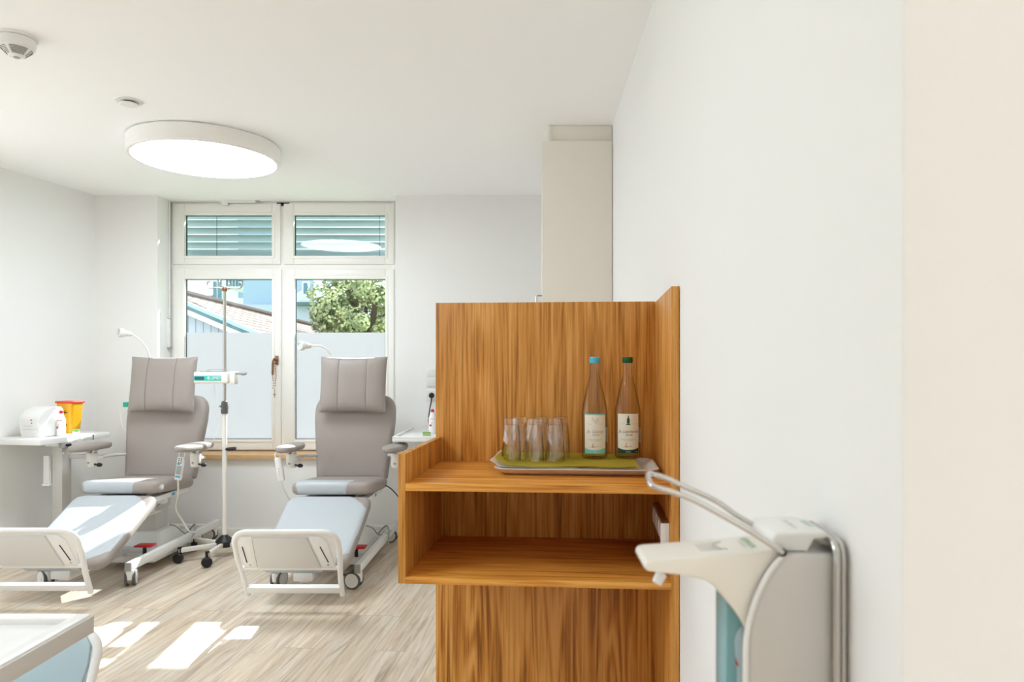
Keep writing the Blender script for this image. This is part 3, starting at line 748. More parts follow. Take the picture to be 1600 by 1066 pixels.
def treatment_chair(label, loc, rz, handset='left', foot='panel_grey', castor_rot=(0, 0, 0, 0), lampdir=None):
    t = thing('treatment_chair', label, 'treatment chair', loc, rz, 'grey padded treatment chairs')
    # --- base
    for s in (-1, 1):
        b = MB(); b.box((s*.245-.018, -.585, .098), (s*.245+.018, .66, .148), 'metal_white', .004)
        b.box((s*.245-.0185, -.588, .097), (s*.245+.0185, -.583, .149), 'metal_grey', .002); b.build('base_beam', t)
    b = MB(); b.box((-.24, .50, .10), (.24, .56, .135), 'metal_white', .004); b.build('cross_bar', t)
    b = MB(); b.box((-.24, -.06, .07), (.24, -.02, .10), 'metal_white', .004); b.build('cross_bar', t)
    for (x, y), r in zip(((-.245, -.56), (.245, -.56), (-.245, .58), (.245, .58)), castor_rot):
        castor(t, x, y, .099, r, tyre='rubber_grey')
    b = MB(); b.box((-.215, -.22, .045), (.215, .46, .105), 'metal_white', .018, 3)
    b.prism([(-.20, .10), (.46, .10), (.46, .118), (-.18, .112)], -.19, .19, 'panel_grey', plane='YZ', bev=.004); b.build('base_cover', t)
    b = MB(); X = Matrix.Translation((0, .12, .115)); bm = bmesh.new()
    lo = rrect(-.165, -.17, .165, .19, .03); hi = rrect(-.13, -.12, .13, .15, .02)
    r1 = [bm.verts.new((x, y, 0)) for x, y in lo]; r2 = [bm.verts.new((x, y, .085)) for x, y in hi]; r0 = [bm.verts.new((x*1.01, y*1.01, 0)) for x, y in hi]
    for k in range(len(lo)): bm.faces.new((r1[k], r1[(k+1) % len(lo)], r2[(k+1) % len(lo)], r2[k]))
    bm.faces.new(r2); bm.faces.new(r1[::-1])
    for v in r0: bm.verts.remove(v)
    b._merge(bm, 'metal_white', X); b.build('column_skirt', t)
    MB().box((-.085, .04, .19), (.085, .21, .36), 'column_grey', .008).build('lift_column', t)
    b = MB(); b.box((-.10, .02, .34), (.10, .22, .44), 'column_grey', .01); b.build('lift_column', t)
    b = MB(); b.box((.105, -.27, .160), (.215, -.19, .172), 'red_plastic', .004); b.cyl((.15, -.22, .10), (.15, -.22, .162), .012, 'rubber_black', 12); b.build('brake_pedal', t)
    b = MB(); b.box((-.20, -.20, .440), (.225, .22, .475), 'metal_white', .006); b.box((-.22, -.10, .41), (.22, -.06, .45), 'metal_white', .004)
    b.lathe([(.07, -.01), (.075, 0), (.07, .01)], 'metal_white', (.14, -.13, .425), 24, axis='X')
    for k in range(7): b.box((.12, -.17+k*.02, .345), (.165, -.162+k*.02, .362), 'plastic_cream', .001)
    b.box((.225, -.02, .448), (.2255, .03, .466), 'sticker_blue'); b.build('seat_frame', t)
    b = MB(); b.tube([(.06, -.10, .42), (.10, -.16, .36), (.11, -.12, .34), (.16, -.05, .40)], .005, 'metal_grey', 8, smooth=5)
    b.box((.06, -.20, .325), (.11, -.12, .34), 'rubber_black', .004); b.tube([(.05, -.13, .36), (.11, -.13, .35)], .012, 'metal_grey', 10); b.build('linkage', t)
    b = MB(); b.tube([(.13, .14, .22), (.17, .16, .20), (.20, .22, .14), (.26, .22, .148), (.27, .30, .15)], .005, 'metal_grey', 8, smooth=5)
    b.tube([(.18, .30, .13), (.24, .28, .19), (.27, .22, .16), (.29, .1, .10)], .006, 'metal_grey', 8, smooth=5); b.build('cable', t)
    # --- seat : front at y=-.26, back at y=.25, slopes back
    X = Matrix.Translation((0, 0, .482)) @ Matrix.Rotation(math.radians(-4.5), 4, 'X')
    b = MB(); b.slab(rrect(-.262, -.275, .262, .265, (.06, .06, .07, .07), 6), .082, .034, 'leather', X, dome=.006)
    st = b.build('seat', t)
    b = MB(); b.slab(rrect(-.250, -.278, .150, -.10, (.055, .07, .05, .05), 6), .086, .036, 'cover_sheet', X, dome=.0005); b.build('seat_cover', st)
    # --- backrest leaning back
    ang = math.radians(-13)
    out = []
    pr = [(-.245, 0), (.245, 0), (.262, .14), (.282, .32), (.292, .43)]
    out = [(-.235, 0), (.235, 0), (.250, .012), (.262, .14), (.278, .30), (.290, .42)]
    for k in range(7): a = PI/2*k/6; out.append((.290-.085*(1-math.cos(a)), .50+.085*math.sin(a)*1.25))
    for k in range(7): a = PI/2*(1-k/6); out.append((-.290+.085*(1-math.cos(a)), .50+.085*math.sin(a)*1.25))
    out += [(-.290, .42), (-.278, .30), (-.262, .14), (-.250, .012)]
    X = Matrix.Translation((0, .235, .525)) @ Matrix.Rotation(ang, 4, 'X') @ Matrix(((1, 0, 0, 0), (0, 0, -1, .0), (0, 1, 0, 0), (0, 0, 0, 1)))
    # local z of the slab points to -y (towards the sitter)
    X = X @ Matrix.Translation((0, 0, -.085))
    b = MB(); b.slab(out, .085, .036, 'leather', X, dome=.012); bk = b.build('backrest', t)
    MB().box((-.16, .32, .60), (.16, .345, .95), 'plastic_cream', .008, X=Matrix.Translation((0, .01, 0)) @ Matrix.Translation((0, .3, .6)) @ Matrix.Rotation(ang, 4, 'X') @ Matrix.Translation((0, -.3, -.6))).build('back_shell', bk)
    # --- head pillow
    b = MB(); b._merge(pillow(.478, .405, .105), 'leather', Matrix.Translation((0, .305, 1.192)) @ Matrix.Rotation(math.radians(-9), 4, 'X')); hp = b.build('head_pillow', t, sharp=60)
    for s in (-1, 1):
        b = MB(); XP = Matrix.Translation((0, .305, 1.192)) @ Matrix.Rotation(math.radians(-9), 4, 'X'); w, h, th_, x = .478, .405, .105, s*.478*.21; pts = []
        for k in range(25):
            v = -.97+1.94*k/24; u = x/(w/2); zz = h/2*v*(1-.045*(1-u*u)*abs(v)**3); ee = max(0, (1-u**4)*(1-v**4))**.55
            pts.append((x, -th_/2*ee+.0065*ee-.0022, zz))
        b.tube(pts, .0012, 'leather_seam', 6, X=XP); b.build('seam', hp)
    # --- leg rest: from (y -.24, z .51) down to (y -.83, z .21)
    p0 = Vector((0, -.262, .500)); p1 = Vector((0, -.845, .215)); L = (p1-p0).length; a = math.atan2(p0.z-p1.z, p0.y-p1.y)
    X = Matrix.Translation(p1) @ Matrix.Rotation(a, 4, 'X') @ Matrix.Translation((0, 0, -.065))
    o2 = [(-.205, 0), (.205, 0), (.232, .02), (.250, .06), (.258, .3), (.262, L-.07), (.250, L-.02), (.215, L), (-.215, L), (-.250, L-.02), (-.262, L-.07), (-.258, .3), (-.250, .06), (-.232, .02)]
    b = MB(); b.slab(o2, .068, .030, 'leather', X, dome=.004); lg = b.build('leg_rest', t)
    o3 = [(-.20, -.003), (.10, -.003), (.15, .015), (.205, .05), (.248, .10), (.256, .3), (.259, L-.13), (.235, L-.08), (.17, L-.02), (.12, L+.002), (-.20, L+.002), (-.25, L-.02), (-.265, L-.07), (-.261, .3), (-.253, .06), (-.235, .015)]
    b = MB(); b.slab(o3, .073, .032, 'cover_sheet', X @ Matrix.Translation((0, 0, -.0015)), dome=.004)
    b.build('leg_rest_cover', lg)
    b = MB(); b.box((-.03, -.80, .085), (.03, -.20, .115), 'panel_grey', .004, X=Matrix.Translation((0, 0, .02)) @ Matrix.Rotation(math.radians(0), 4, 'X'))
    b.box((-.055, -.83, .12), (.055, -.72, .17), 'panel_grey', .008); b.build('leg_rest_support', t)
    # --- footboard, square to the leg rest (top leans forward)
    fb0 = Vector((0, -.965, .100)); tl = math.radians(24)
    X = Matrix.Translation(fb0) @ Matrix.Rotation(tl, 4, 'X')     # local z up the board, y normal
    X = Matrix.Translation(fb0) @ Matrix.Rotation(tl, 4, 'X')
    Hh = .400; wt, wb = .262, .250
    pts = [Vector((-wb-.004, 0, -.012)), Vector((-wb-.008, 0, .12)), Vector((-wt-.008, 0, .24))]
    rr = .07
    for k in range(7): an = PI-PI/2*k/6; pts.append(Vector((-wt-.008+rr+rr*math.cos(an), 0, Hh-rr+rr*math.sin(an))))
    pts += [Vector((-p.x, p.y, p.z)) for p in reversed(pts)]
    b = MB(); b.tube(pts, .0145, 'metal_white', 12, X=X)
    b.box((-wb+.002, -.016, .010), (wb-.002, .016, .048), 'metal_white', .003, X=X)
    fr = b.build('footboard_frame', t)
    b = MB(); b.prism([(-.235, .175), (.235, .175), (.262, .30), (.258, .365), (.235, .392), (-.235, .392), (-.258, .365), (-.262, .30)], -.004, .004, 'metal_white', X=X)
    b.prism([(-.165, .176), (.165, .176), (.112, .372), (-.165, .372)], -.013, .013, foot, X=X, bev=.003)
    if foot != 'panel_grey': b.prism([(-.240, .179), (.240, .179), (.255, .30), (.250, .36), (.232, .385), (-.232, .385), (-.250, .36), (-.255, .30)], -.016, .016, foot, X=X, bev=.004)
    b.box((-.262, -.008, .160), (.262, .008, .178), 'metal_white', .002, X=X)
    b.build('footboard_panel', fr)
    for s in ((-1, 1) if foot == 'panel_grey' else ()):
        b = MB()
        if s > 0: q = [(.172, .182), (.238, .182), (.216, .345), (.178, .378), (.122, .378)]
        else: q = [(-.238, .182), (-.172, .182), (-.172, .378), (-.222, .378), (-.245, .345)]
        b.prism(q, -.010, .010, 'metal_white', X=X, bev=.002)
        x0, x1 = (.208, .176) if s > 0 else (-.220, -.228)
        b.tube([(x0, -.011, .215), (x1, -.011, .315)], .0028, 'rubber_black', 6, X=X)
        for (sx_, sz_) in ((s*.205, .197), (s*.150 if s > 0 else -.195, .355)): b.lathe([(.006, 0), (.005, .003)], 'steel', (sx_, -.010, sz_), 10, axis='Y', X=X)
        b.build('side_plate', fr)
    # --- arm rests
    for s in (-1, 1):
        ax = s*.355
        op_ = []
        for k in range(28):
            a_ = 2*PI*k/28; yy = math.sin(a_)*.225; ww = .070*(1 - .10*math.sin(a_))
            op_.append((math.copysign(abs(math.cos(a_))**.8, math.cos(a_))*ww, yy))
        Xa = Matrix.Translation((ax, .04, .752)) @ Matrix.Rotation(s*math.radians(-2), 4, 'Z') @ Matrix.Rotation(math.radians(-1.5), 4, 'X')
        b = MB(); b.slab(op_, .040, .018, 'leather', Xa, dome=.010); pad = b.build('armrest', t)
        b = MB()
        b.lathe([(.030, 0), (.034, .012), (.036, .06), (.037, .085), (.033, .095)], 'plastic_cream', (ax, .05, .635), 24)
        for k in range(4):
            an = k*PI/2+PI/4; b.prism([(0, 0), (.02, 0), (.05, .035), (.03, .035)], -.008, .008, 'plastic_cream', X=Matrix.Translation((ax, .05, .722)) @ Matrix.Rotation(an, 4, 'Z'), bev=.003)
        b.lathe([(.008, 0), (.008, .003)], 'metal_grey', (ax-.004, .013, .665), 12, axis='Y')
        mt = b.build('armrest_mount', pad)
        b = MB(); kd = 1; b.cyl((ax+.03, .03, .655), (ax+.055, .02, .651), .006, 'rubber_black', 10)
        b.lathe([(.006, 0), (.012, .006), (.014, .018), (.011, .030), (.004, .036)], 'rubber_black', (ax+.05, .022, .651), 16, axis='X'); b.build('clamp_knob', pad)
        b = MB(); b.tube([(ax, .08, .690), (ax-s*.03, .14, .695), (ax-s*.06, .22, .695), (s*.25, .30, .69)], .012, 'column_grey', 10, smooth=5)
        b.box((ax-.04, .055, .682), (ax+.04, .115, .705), 'plastic_cream', .006); b.build('armrest_bracket', t)
    # --- handset hung from one armrest
    hs = -1 if handset == 'left' else 1
    hxx = hs*.355+(-.05 if hs < 0 else -.03); hy = -.06
    tilt = math.radians(9 if hs < 0 else -9)
    Xh = Matrix.Translation((hxx, hy-.02, .735)) @ Matrix.Rotation(-tilt if hs < 0 else -tilt, 4, 'Y')
    b = MB(); b.box((-.023, -.014, -.175), (.023, .014, -.015), 'plastic_white', .010, 3, X=Xh)
    b.tube([(-.015, 0, -.02), (-.018, 0, .005), (-.006, 0, .018)], .004, 'plastic_white', 8, X=Xh, smooth=4); b.tube([(.015, 0, -.02), (.018, 0, .005), (.006, 0, .018)], .004, 'plastic_white', 8, X=Xh, smooth=4)
    ho = b.build('handset', t)
    b = MB()
    if hs > 0:
        b.box((-.016, -.0155, -.135), (.016, -.0138, -.075), 'metal_grey', 0, X=Xh)
        b.box((-.016, -.0155, -.155), (.016, -.0138, -.142), 'sticker_blue', 0, X=Xh); b.box((-.016, -.0155, -.070), (.004, -.0138, -.058), 'sticker_blue', 0, X=Xh)
        for k in range(6): b.lathe([(.005, 0), (.004, .002)], 'rubber_grey', (-.008+.016*(k % 2), -.0158, -.028-.013*(k//2)), 10, axis='Y', X=Xh)
    else:
        for k in range(3): b.lathe([(.003, 0), (.003, .002)], 'grey_ink', (-.002, -.0158, -.09-.02*k), 8, axis='Y', X=Xh)
    b.build('keypad', ho)
    e = Xh @ Vector((0, 0, -.175))
    b = MB()
    if hs > 0: b.tube([e, e+Vector((-.005, .01, -.09)), e+Vector((-.045, .06, -.20)), e+Vector((-.02, .10, -.29)), e+Vector((.02, .14, -.38)), (hs*.27, .32, .152)], .0055, 'cord_white', 8, smooth=6)
    else: b.tube([e, e+Vector((.003, .01, -.04)), e+Vector((.02, .03, -.09)), e+Vector((.05, .08, -.14)), (-.19, .12, .46)], .0035, 'cord_white', 8, smooth=6)
    b.build('handset_cord', t)
    # --- reading lamp on a gooseneck behind the backrest
    b = MB()
    if lampdir == 'left':
        path = [(-.13, .44, 1.18), (-.15, .42, 1.36), (-.165, .40, 1.45), (-.20, .37, 1.515), (-.245, .34, 1.555)]; hd = Vector((-.245, .34, 1.555)); dirv = Vector((-.060, -.075, .012))
    else:
        path = [(-.16, .44, 1.18), (-.19, .42, 1.38), (-.205, .40, 1.43), (-.25, .37, 1.468), (-.315, .34, 1.468)]; hd = Vector((-.315, .34, 1.468)); dirv = Vector((-.065, -.075, .0))
    b.tube(path, .0065, 'metal_white', 10, smooth=6)
    dn = dirv.normalized(); Xl = Matrix.Translation(hd) @ dn.to_track_quat('Z', 'Y').to_matrix().to_4x4()
    la = b.build('reading_lamp', t)
    b = MB(); b.lathe([(.010, -.004), (.016, .002), (.019, .025), (.022, .045), (.030, .055), (.034, .062), (.034, .085), (.030, .090), (.024, .090), (.024, .084)], 'plastic_cream', seg=28, X=Xl); b.build('lamp_head', la)
    MB().lathe([(.001, .0845), (.024, .0850)], 'lamp_lens', seg=28, X=Xl, cap=False).build('lamp_lens', la)
    return t

c1 = treatment_chair('taupe treatment chair left of the infusion stand with sun on its leg rest', (-2.66, 4.90, 0), 0, 'right', castor_rot=(1.0, .35, .6, 1.5), lampdir='left')
c2 = treatment_chair('taupe treatment chair between infusion stand and oak counter, footboard fully visible', (-1.28, 4.86, 0), 0, 'left', castor_rot=(-.25+PI/2*0, 1.35, .6, 1.5), lampdir='right')
c3 = treatment_chair('treatment chair by the near tray table, only its rounded footboard corner showing', (-1.655, 1.20, 0), PI, 'left', foot='cover_blue', lampdir='right')
# call button on the left chair
t = thing('call_button', 'small teal call button clipped beside the left chair\'s head pillow', 'call button', (-2.930, 5.21, 1.045))
MB().box((-.015, -.014, -.016), (.035, .012, .020), 'teal_plastic', .004).build('button_body', t)
MB().tube([(-.015, 0, .0), (-.032, 0, -.01), (-.040, 0, -.05), (-.036, 0, -.10), (-.022, 0, -.16), (.0, .0, -.19)], .003, 'cord_white', 8, smooth=5).build('button_cord', t)

# ------------------------------------------------------------ infusion stand and pump
IX, IY = -2.15, 5.05
t = thing('infusion_stand', 'tall white infusion stand on black castors between the two chairs', 'infusion stand', (IX, IY, 0))
b = MB(); b.cyl((0, 0, .10), (0, 0, 1.03), .0165, 'cord_white', 20); b.build('pole', t)
MB().cyl((0, 0, 1.0), (0, 0, 1.86), .0115, 'steel', 16).build('upper_pole', t)
b = MB(); b.lathe([(.015, 0), (.024, .004), (.026, .05), (.020, .085), (.013, .09)], 'rubber_grey', (0, 0, .99), 20); b.cyl((-.02, 0, 1.04), (-.038, 0, 1.045), .008, 'rubber_grey', 10); b.build('height_clamp', t)
MB().lathe([(.030, 0), (.060, .004), (.062, .042), (.045, .062), (.022, .078), (.018, .085)], 'rubber_black', (0, 0, .062), 10).build('base_hub', t)
for k, a in enumerate((-118, -84+0, -15, 62, 165)):
    a_ = math.radians([-140, -88, -20, 55, 155][k]); d_ = Vector((math.cos(a_), math.sin(a_), 0)); n_ = Vector((-d_.y, d_.x, 0))
    Xr = Matrix.Rotation(a_, 4, 'Z')
    b = MB(); b.box((.05, -.0125, .068), (.30, .0125, .098), 'cord_white', .004, X=Xr); lg = b.build('leg', t)
    b = MB(); b.cyl((.29, 0, .045), (.29, 0, .105), .014, 'rubber_black', 12, X=Xr)
    b.lathe([(.010, -.020), (.028, -.020), (.033, -.012), (.034, 0), (.033, .012), (.028, .020), (.010, .020)], 'rubber_black', (0, 0, 0), 20, axis='X', X=Xr @ Matrix.Translation((.30, 0, .034)) @ Matrix.Rotation(.8, 4, 'Z')); b.build('castor', lg)
b = MB(); b.lathe([(.014, 0), (.018, .006), (.018, .02), (.012, .03)], 'bronze', (0, 0, 1.845), 14)
for k in range(4):
    a_ = k*PI/2+.12; d_ = Vector((math.cos(a_), math.sin(a_), 0))
    b.tube([Vector((0, 0, 1.865)), d_*.05+Vector((0, 0, 1.872)), d_*.095+Vector((0, 0, 1.868)), d_*.115+Vector((0, 0, 1.88)), d_*.115+Vector((0, 0, 1.905)), d_*.098+Vector((0, 0, 1.912))], .0055, 'steel', 8, smooth=4)
b.build('hook_head', t)
b = MB(); b.tube([(.0, 0, .742), (.03, -.01, .745)], .010, 'rubber_black', 10); b.tube([(.03, -.012, .745), (.085, -.02, .750)], .012, 'rubber_black', 10); b.build('clamp_lever', t)
t = thing('infusion_pump', 'white infusion pump with teal display strip clamped to the stand', 'infusion pump', (IX, IY-.055, 1.205))
b = MB(); b.box((-.170, -.05, 0), (.066, .036, .078), 'plastic_cream', .010, 3); b.box((.066, -.03, -.006), (.105, .030, .060), 'plastic_cream', .006); b.build('pump_body', t)
b = MB(); b.box((-.166, -.0515, .018), (.022, -.049, .053), 'teal_display', .001)
b.box((-.160, -.0525, .024), (-.095, -.0510, .047), 'dark_display'); 
for (x, z) in ((-.070, .036), (-.058, .036), (-.064, .044), (-.064, .028), (-.045, .030)): b.lathe([(.004, 0), (.0035, .001)], 'plastic_white', (x, -.0525, z), 10, axis='Y')
b.text('SMD', .030, 'plastic_white', lambda x, y: Vector((x-.012, -.0528, y+.036)), shear=.2); b.build('display', t)
b = MB(); b.tube([(-.10, 0, .078), (-.088, 0, .094), (-.07, 0, .097), (.0, 0, .097), (.045, 0, .095), (.055, 0, .08)], .0028, 'metal_grey', 6); b.box((-.145, -.01, .077), (.04, .01, .083), 'rubber_grey', .002); b.build('carry_handle', t)
b = MB(); b.cyl((.095, 0, .068), (.135, 0, .068), .009, 'metal_grey', 12); b.lathe([(.005, 0), (.013, .008), (.014, .03), (.008, .045)], 'metal_grey', (.13, 0, .068), 14, axis='X'); b.box((.06, -.01, .055), (.10, .055, .08), 'plastic_cream', .004); b.build('pole_clamp', t)
b = MB(); b.tube([(-.045, 0, .0), (-.045, 0, -.06), (-.035, 0, -.13), (-.005, .02, -.18)], .0016, 'cord_white', 6, smooth=5)
b.tube([(-.02, .05, -.25), (-.06, .03, -.38), (-.12, .03, -.48), (-.17, .05, -.54), (-.21, .1, -.60)], .0016, 'cord_white', 6, smooth=5); b.build('pump_cable', t)

# ------------------------------------------------------------ side tables
TA = -math.atan2(.181, 1)
t = thing('side_table', 'white height-adjustable side table along the left wall beside the left chair', 'side table', (-3.185, 4.68, 0), TA)
TZ = .845
b = MB(); b.box((-.385, 0, TZ-.038), (0, .60, TZ), 'metal_white', .006); b.build('tabletop', t)
b = MB(); b.box((-.02, .44, TZ-.036), (.006, .60, TZ-.006), 'metal_white', .003); b.box((-.012, .601, TZ-.030), (.0, .607, TZ-.008), 'rubber_black', .002); b.box((-.022, .438, TZ-.04), (.007, .4395, TZ-.003), 'rubber_grey'); b.build('extension_rail', t)
b = MB(); b.box((-.125, .22, .05), (-.045, .30, TZ-.038), 'column_grey', .004); b.build('column', t)
b = MB(); b.box((-.11, .15, TZ-.060), (-.02, .22, TZ-.036), 'metal_white', .003); b.box((-.02, .17, TZ-.070), (.01, .24, TZ-.038), 'metal_grey', .002); b.box((.01, .19, TZ-.062), (.022, .23, TZ-.045), 'rubber_black', .003); b.build('height_lever', t)
b = MB(); b.box((-.34, .20, .0), (-.04, .24, .05), 'metal_white', .004); b.box((-.34, .52, .0), (-.04, .56, .05), 'metal_white', .004); b.box((-.12, .2, .004), (-.07, .56, .05), 'metal_white', .004); b.build('foot_frame', t)
b = MB(); b.box((-.175, .20, TZ-.32), (-.13, .245, TZ-.13), 'plastic_white', .004); b.box((-.18, .195, TZ-.335), (-.125, .25, TZ-.32), 'plastic_white', .002); b.build('cable_box', t)
b = MB(); b.box((-.04, .27, TZ-.155), (.13, .29, TZ-.125), 'column_grey', .003); b.build('side_rail', t)
TM = Matrix.Translation((-3.185, 4.68, 0)) @ Matrix.Rotation(TA, 4, 'Z')
def on_table(u, v): return TM @ Vector((u, v, TZ+.0005))

# towel/wipe box
t = thing('wipe_dispenser', 'white rounded box with red and green lights on the left side table', 'dispenser box', on_table(-.115, .12), TA)
pf = [(-.0, 0), (.190, 0), (.195, .10), (.190, .175), (.170, .198), (.10, .205), (.03, .180), (-.008, .145), (-.018, .11)]
b = MB(); b.prism([(y+.0, z) for y, z in pf], -.155, 0, 'plastic_white', plane='YZ', bev=.008, seg=3); b.build('housing', t)
b = MB(); b.lathe([(.005, 0), (.005, .002)], 'red_ink', (-.055, -.0205, .118), 12, axis='Y'); b.build('red_light', t)
b = MB(); b.lathe([(.005, 0), (.005, .002)], 'teal_plastic', (-.053, -.0185, .098), 12, axis='Y'); b.build('green_light', t)
b = MB(); b.box((-.115, -.0165, .0775), (-.05, -.0145, .0785), 'grey_ink'); b.box((-.13, -.012, .055), (-.01, -.010, .0555), 'grey_ink'); b.build('lid_seam', t)

def spray_bottle(loc, label, h=.175):
    t = thing('spray_bottle', label, 'spray bottle', loc)
    MB().lathe([(.024, 0), (.027, .004), (.027, h*.64), (.024, h*.68), (.016, h*.80), (.011, h*.90)], 'plastic_white', seg=28).build('bottle_body', t)
    MB().lathe([(.0125, h*.88), (.0125, h*.93), (.010, h*.99), (.008, h)], 'red_ink', seg=20).build('nozzle_cap', t)
    def cy(x, z): a = -PI/2+x/.0274; return Vector((.0274*math.cos(a), .0274*math.sin(a), z))
    b = MB()
    for k in range(6):
        x = -.022+.0072*k; b.quad([cy(x, h*.60), cy(x+.0058, h*.60), cy(x+.0058, h*.615), cy(x, h*.615)], 'red_ink')
    for k in range(8):
        x = -.02+.0022*k; b.quad([cy(x, h*.30), cy(x+.0023, h*.30), cy(x+.0023, h*.38), cy(x, h*.38)], 'red_ink')
    b.tube([cy(.004*math.cos(a*.5)+.0, h*.42+.008*math.sin(a*.5)) for a in range(0, 10)], .0008, 'red_ink', 5)
    b.build('print', t, recalc=False); return t
spray_bottle(on_table(-.085, .255), 'white spray bottle with dark red cap on the left side table')
t = thing('sharps_bin', 'yellow sharps bin with red lid standing on the left side table', 'sharps bin', on_table(-.215, .47), TA)
def rl(hw, hd, r, z): return [(x, y, z) for x, y in rrect(-hw, -hd, hw, hd, r, 5)]
b = MB(); bm = bmesh.new(); rr_ = [[bm.verts.new(p) for p in L_] for L_ in (rl(.048, .045, .018, 0), rl(.050, .047, .02, .004), rl(.066, .060, .022, .215))]
for a, c in zip(rr_, rr_[1:]):
    n = len(a)
    for k in range(n): bm.faces.new((a[k], a[(k+1) % n], c[(k+1) % n], c[k]))
bm.faces.new(rr_[0][::-1]); bm.faces.new(rr_[-1]); b._merge(bm, 'yellow_bin'); bn = b.build('bin_body', t)
b = MB(); b.slab(rrect(-.075, -.068, .075, .068, .024), .016, .006, 'red_lid', Matrix.Translation((0, 0, .213))); b.build('lid', t)
b = MB(); b.box((-.035, -.063, .145), (.030, -.058, .152), 'black_ink'); b.text('SHARPS', .016, 'black_ink', lambda x, y: Vector((x-.005, -.0605, y+.155)));
b.box((.0, -.056, .09), (.012, -.053, .105), 'black_ink'); b.box((.008, -.055, .055), (.020, -.050, .068), 'black_ink'); b.build('print', bn)
def lid_jar(loc, label, up=True):
    t = thing('ointment_jar', label, 'jar', loc)
    MB().lathe([(.018, 0), (.022, .003), (.022, .024)], 'plastic_white', seg=24).build('jar_body', t)
    MB().lathe([(.0235, .022), (.0235, .033), (.021, .035)], 'green_lid', seg=24).build('lid', t)
lid_jar(on_table(-.065, .36), 'tiny white jar with green lid in front of the yellow bin')

# table on the right, mostly behind the oak counter
t = thing('side_table', 'white side table with raised rim under the sockets, partly behind the oak counter', 'side table', (-.944, 4.86, 0))
def rimmed(mb, x0, y0, x1, y1, z, m, rim=.016, th=.038, wd=.022):
    mb.box((x0, y0, z-th), (x1, y1, z-rim), m, .005)
    mb.box((x0, y0, z-rim-.004), (x0+wd, y1, z), m, .006); mb.box((x1-wd, y0, z-rim-.004), (x1, y1, z), m, .006)
    mb.box((x0+wd-.004, y0, z-rim-.004), (x1-wd+.004, y0+wd, z-.0004), m, .004); mb.box((x0+wd-.004, y1-wd, z-rim-.004), (x1-wd+.004, y1, z-.0004), m, .004)
b = MB(); rimmed(b, 0, 0, .60, .76, TZ+.006, 'metal_white', rim=.014); b.build('tabletop', t)
b = MB(); b.box((.27, .34, .05), (.34, .42, TZ-.032), 'column_grey', .004); b.build('column', t)
b = MB(); b.box((.04, .10, 0), (.56, .14, .05), 'metal_white', .004); b.box((.04, .62, 0), (.56, .66, .05), 'metal_white', .004); b.box((.28, .1, .004), (.33, .66, .05), 'metal_white', .004); b.build('foot_frame', t)
spray_bottle(Vector((-.722, 5.22, TZ-.0075)), 'white spray bottle with red cap on the right side table, cut by the oak board')
t = thing('test_kit_box', 'small pale green box on the right side table beside the oak board', 'box', (-.738, 5.02, TZ-.0075))
MB().box((-.022, -.018, 0), (.030, .018, .024), 'green_soft', .003).build('box_body', t); MB().box((-.023, -.019, .020), (.031, .019, .028), 'green_lid', .002).build('lid', t)

# sockets on the back wall
t = thing('wall_socket', 'white double switch plate high on the back wall beside the oak board', 'switch plate', (-.79, BW, 1.235))
b = MB(); b.box((-.038, -.010, -.073), (.045, 0, .073), 'plastic_white', .004); b.build('plate', t)
b = MB(); b.box((-.030, -.013, .003), (.037, -.0095, .066), 'switch_white', .002); b.box((-.030, -.013, -.066), (.037, -.0095, -.003), 'switch_white', .002); b.build('rocker', t)
t = thing('wall_socket', 'white wall socket with the black plug, below the switch plate', 'socket', (-.79, BW, 1.10))
b = MB(); b.box((-.038, -.010, -.048), (.045, 0, .040), 'plastic_white', .004); b.lathe([(.024, 0), (.024, .002)], 'panel_grey', (.004, -.012, -.004), 24, axis='Y'); b.build('plate', t)
t = thing('power_cable', 'black power plug and cable running from the wall socket to the side table', 'power cable', (-.786, BW-.012, 1.096))
MB().lathe([(.010, -.030), (.020, -.024), (.022, -.006), (.020, 0)], 'rubber_black', (0, 0, 0), 20, axis='Y').build('plug', t)
MB().tube([(0, -.022, -.005), (0, -.026, -.05), (-.010, -.026, -.10), (-.018, -.026, -.16), (-.02, -.026, -.20), (-.015, -.026, -.236)], .0045, 'rubber_black', 8, smooth=5).build('cable', t)
MB().tube([(.24, .14, .5), (.28, .14, .49), (.32, .16, .45), (.37, .19, .37), (.43, .24, .20), (.47, .29, .02)], .004, 'rubber_black', 8, smooth=5).build('power_cable', c2)

# near tray table, lower left corner
t = thing('overbed_table', 'large white rimmed tray table at the near lower left corner', 'tray table', (-.818, 1.345, 0))
b = MB(); rimmed(b, -.62, -.80, 0, 0, .862, 'metal_white', rim=.012, th=.034, wd=.030); b.build('tabletop', t)
MB().box((-.001, -.80, .826), (.003, 0.0, .857), 'column_grey', .001).build('edge_band', t)
b = MB(); b.box((-.30, -.62, .05), (-.23, -.55, .827), 'column_grey', .004); b.build('column', t)
b = MB(); b.box((-.30, -.75, .0), (-.26, -.05, .04), 'metal_white', .004); b.box((-.30, -.62, .002), (-.1, -.58, .045), 'metal_white', .004); b.build('foot_frame', t)

